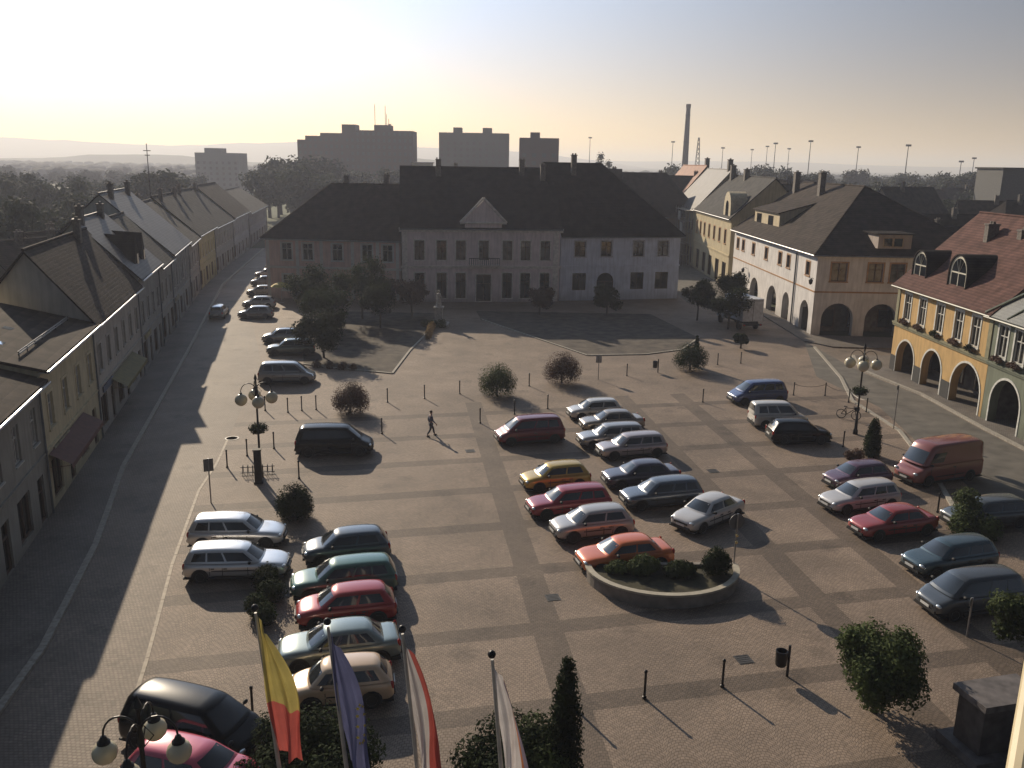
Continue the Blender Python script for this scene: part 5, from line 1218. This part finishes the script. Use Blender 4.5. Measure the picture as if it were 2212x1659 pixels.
bollard(546, 1546, 'short dark bollard at the nose of the black people carrier, lower left', None)
pts = [G(x, y) for x, y in ((1714, 854), (1782, 855), (1833, 869), (1871, 890))]
for a, b_ in zip(pts, pts[1:]):
    q = MB(); L_ = [a.lerp(b_, k/8) + Vector((0, 0, .95-.22*(1-(2*k/8-1)**2))) for k in range(9)]; q.tube(L_, .018, 5)
    tag(q.build('chain', METAL), 'thin chain hanging between two bollards beside the right road', 'chain', 'chains between the right bollards')
def bin_on_post(p, label, h=1.25, tilt=0):
    e_ = empty('litter_bin', p, 0, label, 'litter bin'); q = MB(); q.tube([(0, 0, 0), (0, 0, h)], .05, 8); q.build('post', METAL, e_)
    q = MB(); q.lathe([(.17, .45), (.2, .5), (.22, 1.05), (.19, 1.05), (.17, .55)], (-.28, -.02, 0), 14); q.build('bin', METAL, e_, smooth=True)
bin_on_post(gp(1700, 1461), 'dark round litter bin on a post in the lower right part of the square')
bin_on_post(gp(1421, 805), 'small dark litter bin on a post left of the dark round shrub')
q = None
GLOBE = mat('lamp_globe', (.62, .56, .40), .25, .04, spec=.6)
def globe_lamp(p, h, label, basket=True, rz=0, s=1.):
    e_ = empty('globe_lamp', p, rz, label, 'street lamp')
    q = MB(); q.lathe([(.17, 0), (.17, .25), (.11, .4), (.09, 1.2), (.065, 1.3), (.055, h-1.1), (.08, h-1.), (.08, h-.8), (.05, h-.6), (.05, h-.1), (.1, h), (.0, h+.3)], n=12); q.build('pole', METAL, e_, smooth=True)
    for k in range(4):
        a = k*PI/2+.4; c, s_ = math.cos(a), math.sin(a); q = MB(); pts = []
        for j in range(11):
            t = PI*(j/10); pts.append(((.42-.42*math.cos(t))*c, (.42-.42*math.cos(t))*s_, h-.75+.5*math.sin(t)))
        q.tube(pts, .025, 6); q.tube([(.06*c, .06*s_, h-1.05), (.3*c, .3*s_, h-.75), (.1*c, .1*s_, h-.5)], .015, 5)
        ar = q.build('arm', METAL, e_); x, y = .84*c, .84*s_
        q = MB(); q.lathe([(.02, h-.74), (.06, h-.76), (.1, h-.86), (.15, h-.9), (.15, h-.94)], (x, y, 0), 12); q.build('cap', METAL, ar)
        q = MB(); q.sphere((x, y, h-1.18), .27*s, 16); q.build('globe', GLOBE, ar, smooth=True)
    if basket:
        q = MB(); q.lathe([(.12, h*.5-.3), (.3, h*.5-.25), (.36, h*.5)], n=12); bs = q.build('flower_basket', METAL, e_)
        q = MB(); leaves(q, [(.3*math.cos(k), .3*math.sin(k), h*.5+.02, .3) for k in range(6)], 900, .06, random.Random(3)); q.build('plants', LEAF, bs)
globe_lamp((-14.5, 48.2, 0), 5.9, 'black lamp with hanging globes and a flower basket beside the bicycle rack', s=1.3)
globe_lamp((24.0, 58.8, 0), 6.2, 'black lamp with four globes beside the small cypress on the right', rz=.8, s=1.4)
globe_lamp((-8.35, 17.5, 0), 5.9, 'black lamp with cream globes close up in the lower left corner', basket=False, rz=-.35, s=1.05)
# information column next to the left lamp
p = G(559, 1043); e_ = empty('information_column', p, .2, 'dark narrow information column at the foot of the left globe lamp', 'sign')
q = MB(); q.box(-.2, .2, -.14, .14, .12, 1.95); q.build('panel', METAL, e_); q = MB(); q.box(-.26, .26, -.2, .2, 0, .118); q.build('base', TRIM, e_); q = MB(); q.box(-.24, .24, -.18, .18, 1.953, 2.02); q.build('cap', TRIM, e_)
# bicycle rack
p = G(520, 1026); p2 = G(594, 1022); dv = p2-p; e_ = empty('bicycle_rack', p, math.atan2(dv.y, dv.x), 'low metal bicycle rack with seven hoops beside the lamp', 'bicycle rack')
q = MB(); LL = dv.length
for z in (.12, .45): q.tube([(0, 0, z), (LL, 0, z)], .025, 6)
q.build('rails', METAL, e_)
for k in range(7):
    x = LL*(k+.5)/7; q = MB(); q.tube([(x, -.28, 0)]+[(x, .28*-math.cos(PI*j/6), .25+.35*math.sin(PI*j/6)) for j in range(7)]+[(x, .28, 0)], .02, 5); q.build('hoop', METAL, e_)
def sign(p, h, w, hh, label, name='road_sign', rz=0, rnd_=False, m=None, lights=False):
    e_ = empty(name, p, rz, label, 'sign'); q = MB(); q.tube([(0, 0, 0), (0, 0, h)], .035, 8); q.build('pole', GALV, e_)
    q = MB(); z = h-hh/2-.03
    if rnd_: q.lathe([(0.001, .04), (w/2, .04), (w/2, .065), (.001, .065)], (0, 0, z), 20, axis='y')
    else: q.box(-w/2, w/2, .04, .065, z-hh/2, z+hh/2)
    q.build('sign_plate', m or mat('sign_back', (.12, .12, .125), .5, .1, metal=.3), e_)
    if lights:
        for k in (0, 1):
            q = MB(); q.sphere((0, -.06, z-hh/2-.25-.32*k), .07, 8); q.build('reflector', mat('reflector_amber', (.8, .6, .25), .15, metal=.8), e_)
sign(gp(456, 1086), 2.5, .5, .7, 'grey rectangular sign plate seen from behind on a tall pole, at the street', rz=.4)
sign(gp(1583, 1243), 3.0, .75, .75, 'round dark sign on a pole rising from the planter, beside the white saloon', rnd_=True, rz=.3, lights=True)
sign(gp(1930, 926), 3.2, .2, .3, 'thin tall sign pole beside the right road', rz=.7)
sign(gp(2088, 1375), 1.7, .35, .35, 'small round sign on a short pole by the dark grey car on the right', rnd_=True, rz=.9, m=mat('sign_pale', (.3, .3, .28)))
sign(gp(1292, 820), 2.2, .5, .7, 'small pale notice board on a post behind the cream white hatchback', rz=0, m=mat('notice_pale', (.45, .42, .4)))
# semicircular planter
c0 = Vector((6.85, 36.3, 0)); ax, ay = 3.4, 2.9
PLN = mat('planter_concrete', (.25, .22, .19), .85, .15, 2, bump=.3)
e_ = empty('planter', c0, math.radians(3), 'half round concrete planter with shrubs in the middle of the square', 'planter')
q = MB(); n = 26; arc_ = [(PI*k/n) for k in range(n+1)]
outer = [(-ax*math.cos(a), -ay*math.sin(a)) for a in arc_]; inner = [(-(ax-.22)*math.cos(a), -(ay-.22)*math.sin(a)) for a in arc_]
for i in range(n):
    o0, o1, i0, i1 = outer[i], outer[i+1], inner[i], inner[i+1]
    q.quad((*o0, 0), (*o1, 0), (*o1, .62), (*o0, .62)); q.quad((*i0, .3), (*i1, .3), (*i1, .62), (*i0, .62))
    q.quad((*o0, .62), (*o1, .62), (*i1, .62), (*i0, .62))
q.box(-ax, ax, .001, .22, 0, .615); q.build('wall', PLN, e_)
q = MB()
for i in range(n):
    o0, o1 = [tuple(c*1.015 for c in outer[k]) for k in (i, i+1)]; q.quad((*o0, .63), (*o1, .63), (*inner[i+1], .63), (*inner[i], .63)); q.quad((*o0, .54), (*o1, .54), (*o1, .63), (*o0, .63))
q.build('coping', mat('planter_coping', (.42, .38, .3), .7, .1, 4), e_)
q = MB(); q.poly([(x, y, .5) for x, y in inner]); q.build('soil', mat('soil', (.05, .045, .025), 1, .3, 3), e_)
def pb(x, y, r, lb, sd_, m, n=3500, sq=.8, z=.6):
    bush((c0.x+x, c0.y+y, .46), [(0, 0, z, r, sq), (r*.6, .2, z*.8, r*.7, sq), (-r*.6, -.1, z*.8, r*.7, sq)], lb, sd_, m, n, .065, 'planter_shrub')
pb(-.9, -.6, .62, 'spreading olive shrub in the planter in front of the orange red car', 81, LEAF2, 5000, .7, .42)
pb(.7, -.7, .62, 'dark low shrub in the middle of the planter', 82, LEAF, 4500, .55, .3)
pb(2.3, -.6, .55, 'dark upright shrub at the right end of the planter', 83, LEAF, 4000, 1.2, .65)
pb(-2.0, -.5, .5, 'small ground shrub at the left end of the planter', 84, LEAF2, 2500, .5, .25)
# statue on pedestal in the park
p = G(948, 703); e_ = empty('statue', p, 0, 'pale stone statue on a pedestal at the tip of the park path', 'statue')
STN = mat('pale_stone', (.5, .46, .42), .8, .15, 5)
q = MB(); q.box(-1.1, 1.1, -1.1, 1.1, 0, .25); q.box(-.6, .6, -.6, .6, .252, .6); q.box(-.42, .42, -.42, .42, .602, 2.0); q.box(-.55, .55, -.55, .55, 2.002, 2.15); q.build('pedestal', STN, e_)
q = MB(); q.lathe([(.32, 2.15), (.3, 2.5), (.22, 3.0), (.2, 3.2), (.25, 3.5), (.2, 3.62), (.07, 3.68), (.07, 3.75)], n=10); q.sphere((0, 0, 3.88), .14, 10); q.tube([(.2, 0, 3.5), (.35, -.15, 3.2), (.2, -.3, 3.05)], .06, 6); q.tube([(-.2, 0, 3.5), (-.4, -.05, 3.7), (-.45, -.1, 4.0)], .06, 6); q.build('figure', STN, e_, smooth=True)
bush((p.x-.6, p.y-1.2, 0), [(0, 0, .4, .6), (1., .1, .4, .6), (-.9, .3, .4, .5)], 'low bushes around the foot of the statue', 85, LEAF2, 1800, .09)
# leaf tufts coloured gold to paint the streak of light beside the path
bush((-8.9, 92.5, 0), [(0, 0, .35, .4), (.05, -1.4, .35, .4), (-.05, 1.4, .4, .45), (.1, -2.8, .3, .35), (0, 2.6, .5, .45)], 'strip of tufts coloured gold as a streak of light along the park path', 86, mat('leaves_light_streak', (.42, .27, .09), .8, .2, kind='leaf'), 2500, .08, 'light_streak_tufts')
# motorcycle near right lamp
p = G(1832, 905); e_ = empty('bicycle', p, -.5, 'dark bicycle parked between the bollards and the right globe lamp', 'bicycle')
for x in (-.52, .52):
    q = MB(); q.tube([(x+.33*math.cos(2*PI*k/16), 0, .34+.33*math.sin(2*PI*k/16)) for k in range(17)], .03, 6); w_ = q.build('wheel', TYRE, e_)
    q = MB()
    for k in range(6): q.tube([(x, 0, .34), (x+.31*math.cos(PI*k/3), 0, .34+.31*math.sin(PI*k/3))], .006, 3)
    q.build('spokes', GALV, w_)
q = MB()
for a, c in (((-.52, 0, .34), (-.15, 0, .34)), ((-.15, 0, .34), (-.25, 0, .85)), ((-.52, 0, .34), (-.25, 0, .8)), ((-.15, 0, .34), (.38, 0, .8)), ((-.25, 0, .82), (.38, 0, .85)), ((.52, 0, .34), (.35, 0, .98))): q.tube([a, c], .028, 6)
q.build('frame', METAL, e_)
q = MB(); q.box(-.38, -.14, -.07, .07, .9, .95); q.build('saddle', TRIM, e_); q = MB(); q.tube([(.3, -.26, 1.0), (.36, 0, 1.03), (.3, .26, 1.0)], .016, 6); q.build('handlebar', METAL, e_)
q = MB(); q.box(.4, .72, -.14, .14, .72, .95); q.build('basket', METAL, e_)
# cast iron drain covers set in the setts
for x_, y_, r_, lb_ in ((1.9, 34.2, .3, 'small dark drain cover left of the planter'), (-2.6, 53.6, .3, 'small dark drain cover near the walking person'), (12.3, 50.6, .32, 'small dark drain cover between the centre block and the right row'), (8.9, 29.6, .3, 'small dark drain cover above the bottom bollards')):
    q = MB(); q.box(-r_, r_, -r_, r_, -.01, .008)
    for k in range(5): q.box(-r_*.8, r_*.8, -r_*.8+k*r_*.4-.02, -r_*.8+k*r_*.4+.02, .0082, .016)
    tag(q.build('drain_cover', mat('cast_iron', (.045, .042, .04), .6, .2, 6), loc=(x_, y_, .004), rz=.23), lb_, 'drain cover')
# manhole and stone block
q = MB(); q.lathe([(.001, 0), (.36, 0), (.36, .014), (.46, .014), (.46, .0)], n=24); q.lathe([(.001, .011), (.35, .011)], n=24); tag(q.build('manhole_cover', mat('manhole', (.35, .31, .25), .5), loc=G(501, 947)+Vector((0, 0, .005))), 'round pale rimmed manhole cover left of the lamp basket', 'manhole')
e_ = empty('stone_plinth', (15.6, 24.6, 0), .25, 'dark stone memorial block with a flat cap in the lower right corner', 'memorial')
q = MB(); q.box(-1.05, 1.05, -.55, .55, .3, 1.9); q.build('block', mat('dark_stone', (.09, .08, .075), .7, .2, 3), e_)
for z0_, z1_, w_, d_, nm_ in ((1.902, 2.12, 1.2, .7, 'cap'), (0, .298, 1.4, .9, 'base')): q = MB(); q.box(-w_, w_, -d_, d_, z0_, z1_); q.build(nm_, mat('dark_stone_cap', (.14, .125, .12), .7, .2, 3), e_)

# flags of the town hall (hanging limp, tops at about 8 m)
def flag(px, py, zt, label, bands, seed, Lf=3.4, wd=.55, lean=0., stars=False, down=0.):
    """bands: list of (fraction0, fraction1, material) across the cloth width; px,py = photo position of the pole top"""
    p = G(px, py, zt); e_ = empty('flagpole', (p.x+zt*math.sin(.085), p.y+.2, 0), 0, label, 'flag'); e_.rotation_euler = (0, -.085, 0)
    q = MB(); q.lathe([(.07, 0), (.035, zt-.1)], n=8); q.build('pole', mat('flagpole_white', (.5, .47, .42), .5), e_, smooth=True)
    q = MB(); q.sphere((0, 0, zt+.02), .09, 10); q.build('finial', METAL, e_, smooth=True)
    rn = random.Random(seed); nu, nv = 14, 26
    def P(u, v):   # u across (0 at the pole), v down
        spread = wd*(.22+.78*math.sin(min(1, v*1.6+.02)*PI/2))*(1-.35*max(0, v-.6))
        x = .04+u*spread + .05*math.sin(v*6+u*5+seed); y = -.05-(.12*math.sin(u*9+seed+v*2)+.05*math.sin(u*17+v*5))*(.3+v) - lean*u*v
        return Vector((x, y, zt-.15 - v*Lf - u*.5*(1-v*.3)-down*u*u))
    g_ = [[P(i/nu, j/nv) for i in range(nu+1)] for j in range(nv+1)]
    first = None
    f = MB(); mats = [b_[2] for b_ in bands]
    for j in range(nv):
        for i in range(nu):
            uc = (i+.5)/nu; vc = (j+.5)/nv
            mi = next((k for k, b_ in enumerate(bands) if b_[0] <= (uc if len(b_) < 4 else vc) < b_[1]), len(bands)-1)
            f.quad(g_[j][i], g_[j][i+1], g_[j+1][i+1], g_[j+1][i], mi)
    c = f.build('flag_cloth', mats, e_, smooth=True)
    if stars:
        s_ = MB()
        for k in range(12):
            a = 2*PI*k/12; pc = P(.75+.2*math.cos(a)*.8, .62+.16*math.sin(a)); R0 = .055; vs = []
            for t in range(10): r_ = R0 if t % 2 == 0 else R0*.45; vs.append(pc+Vector((r_*math.sin(t*PI/5), -.03, r_*math.cos(t*PI/5))))
            s_.poly(vs)
        s_.build('stars', mat('star_yellow', (.7, .55, .06), .7), c)
def cloth(name, c):
    m = mat('cloth_'+name, c, .85, .08, 2., kind='leaf', dark=tuple(v*.85 for v in c)); return m
flag(545, 1322, 8.0, 'yellow and red banner flag hanging limp on the leftmost pole', [(0, .62, cloth('yellow', (.46, .38, .12)), 1), (.62, 1.01, cloth('red', (.48, .11, .09)), 1)], 1, 3.6, .66)
flag(703, 1352, 8.0, 'dark blue flag with a ring of yellow stars hanging limp', [(0, 1.01, cloth('blue', (.13, .14, .26)))], 2, 3.5, .6, stars=True)
flag(866, 1368, 8.0, 'white and red national flag hanging limp, third pole from the left', [(0, .58, cloth('white', (.62, .58, .56))), (.58, 1.01, cloth('red', (.48, .11, .09)))], 3, 3.8, .58)
flag(1062, 1424, 8.0, 'whitish flag with a thin orange edge on the rightmost flagpole', [(0, .8, cloth('white', (.62, .58, .56))), (.8, .88, cloth('orange', (.55, .22, .1))), (.88, 1.01, cloth('lilac', (.4, .34, .42)))], 4, 3.8, .58)
# cream painted bar of the tower window, close to the camera at the right
a = CX; P0_ = Vector((0, 0, H)) + ray(2236, 1460).normalized()*2.6; P1_ = Vector((0, 0, H)) + ray(2196, 1720).normalized()*2.3
q = MB(); q.tube([P0_ + (P0_-P1_)*1.2, P0_, P1_, P1_+(P1_-P0_)*2], .028, 12); tag(q.build('window_bar', mat('bar_cream', (.62, .52, .33), .4)), 'cream painted slanting bar close to the camera in the lower right corner', 'window frame')

# ---------------------------------------------------------------- person
def skin_obj(name, joints, edges, m, parent, sub=1):
    me = bpy.data.meshes.new(name); me.from_pydata([j[0] for j in joints], edges, []); o = bpy.data.objects.new(name, me); col.objects.link(o)
    md = o.modifiers.new('skin', 'SKIN'); md.use_smooth_shade = True
    for i, j in enumerate(joints):
        r = j[1]; r = (r, r) if not isinstance(r, tuple) else r
        o.data.skin_vertices[0].data[i].radius = r
    o.data.skin_vertices[0].data[0].use_root = True
    s = o.modifiers.new('sub', 'SUBSURF'); s.levels = sub; s.render_levels = sub
    dg = bpy.context.evaluated_depsgraph_get(); me2 = bpy.data.meshes.new_from_object(o.evaluated_get(dg)); bpy.data.objects.remove(o)
    o = bpy.data.objects.new(name, me2); col.objects.link(o); me2.materials.clear(); me2.materials.append(m); o.parent = parent; return o
p = G(931, 942); pe = empty('person', p, math.radians(25), 'person in a blue grey jacket and dark trousers walking across the open square', 'person')
SK = mat('skin', (.42, .24, .17), .6)
# x = walking direction, y = left
J = [((0, 0, .95), (.13, .15)), ((0, 0, 1.15), (.11, .14)), ((0, 0, 1.38), (.12, .18)), ((.01, 0, 1.5), .055), ((.03, 0, 1.6), (.08, .075)), ((.035, 0, 1.7), (.095, .08)),
     ((.02, .1, .88), .09), ((.2, .1, .5), .06), ((.27, .1, .1), .042), ((.4, .1, .05), .035), ((-.02, -.1, .88), .09), ((-.08, -.1, .48), .06), ((-.3, -.1, .14), .042), ((-.2, -.1, .05), .035),
     ((0, .21, 1.4), .055), ((-.1, .26, 1.13), .042), ((.0, .28, .88), .03), ((.03, .28, .8), .032), ((0, -.21, 1.4), .055), ((.06, -.26, 1.13), .042), ((.24, -.27, .93), .03), ((.29, -.27, .87), .032)]
E_ = [(0, 1), (1, 2), (2, 3), (3, 4), (4, 5), (0, 6), (6, 7), (7, 8), (8, 9), (0, 10), (10, 11), (11, 12), (12, 13), (2, 14), (14, 15), (15, 16), (16, 17), (2, 18), (18, 19), (19, 20), (20, 21)]
# five fingers on each hand
for base, sy in ((17, 1), (21, -1)):
    b0 = Vector(J[base][0])
    for k in range(4):
        i = len(J); J.append(((b0.x-.025+.017*k, b0.y+.002*sy, b0.z-.06), .009)); J.append(((b0.x-.02+.017*k+.012, b0.y-.012*sy, b0.z-.10+.006*abs(k-1.5)), .008)); E_ += [(base, i), (i, i+1)]
    i = len(J); J.append(((b0.x+.04, b0.y-.01*sy, b0.z-.03), .01)); J.append(((b0.x+.055, b0.y-.015*sy, b0.z-.065), .008)); E_ += [(base, i), (i, i+1)]
body = skin_obj('body', J, E_, SK, pe)
q = MB(); q.sphere((.125, 0, 1.66), .018, 8, 0, 1, .8, 1.3)
for s_ in (1, -1): q.sphere((.035, s_*.083, 1.66), .022, 8, 0, .7, .4, 1.2)
q.build('face', SK, pe)
q = MB(); q.sphere((.01, 0, 1.72), .105, 12, 0, 1.02, .88, .85); q.build('hair', mat('hair_brown', (.05, .03, .02), .7), pe, smooth=True)
q = MB()
for s_ in (1, -1): q.sphere((.118, s_*.032, 1.685), .011, 6)
q.build('eyes', TRIM, pe)
skin_obj('jacket', [((0, 0, .92), (.155, .175)), ((0, 0, 1.15), (.135, .165)), ((0, 0, 1.4), (.135, .2)), ((0, 0, 1.49), (.07, .08)), ((0, .22, 1.4), .07), ((-.1, .27, 1.13), .056), ((-.01, .28, .92), .045), ((0, -.22, 1.4), .07), ((.06, -.27, 1.13), .056), ((.22, -.27, .96), .045)],
         [(0, 1), (1, 2), (2, 3), (2, 4), (4, 5), (5, 6), (2, 7), (7, 8), (8, 9)], mat('jacket_blue', (.10, .12, .19), .8), pe)
skin_obj('trousers', [((0, 0, .95), (.14, .16)), ((.02, .1, .86), .105), ((.2, .1, .5), .075), ((.27, .1, .13), .06), ((-.02, -.1, .86), .105), ((-.08, -.1, .48), .075), ((-.29, -.1, .17), .06)],
         [(0, 1), (1, 2), (2, 3), (0, 4), (4, 5), (5, 6)], mat('trousers_grey', (.07, .075, .1), .85), pe)
q = MB()
for x, y in ((.34, .1), (-.23, -.1)): q.sphere((x, y, .05), .06, 10, 0, 2.3, .85, .8)
q.build('shoes', TRIM, pe, smooth=True)
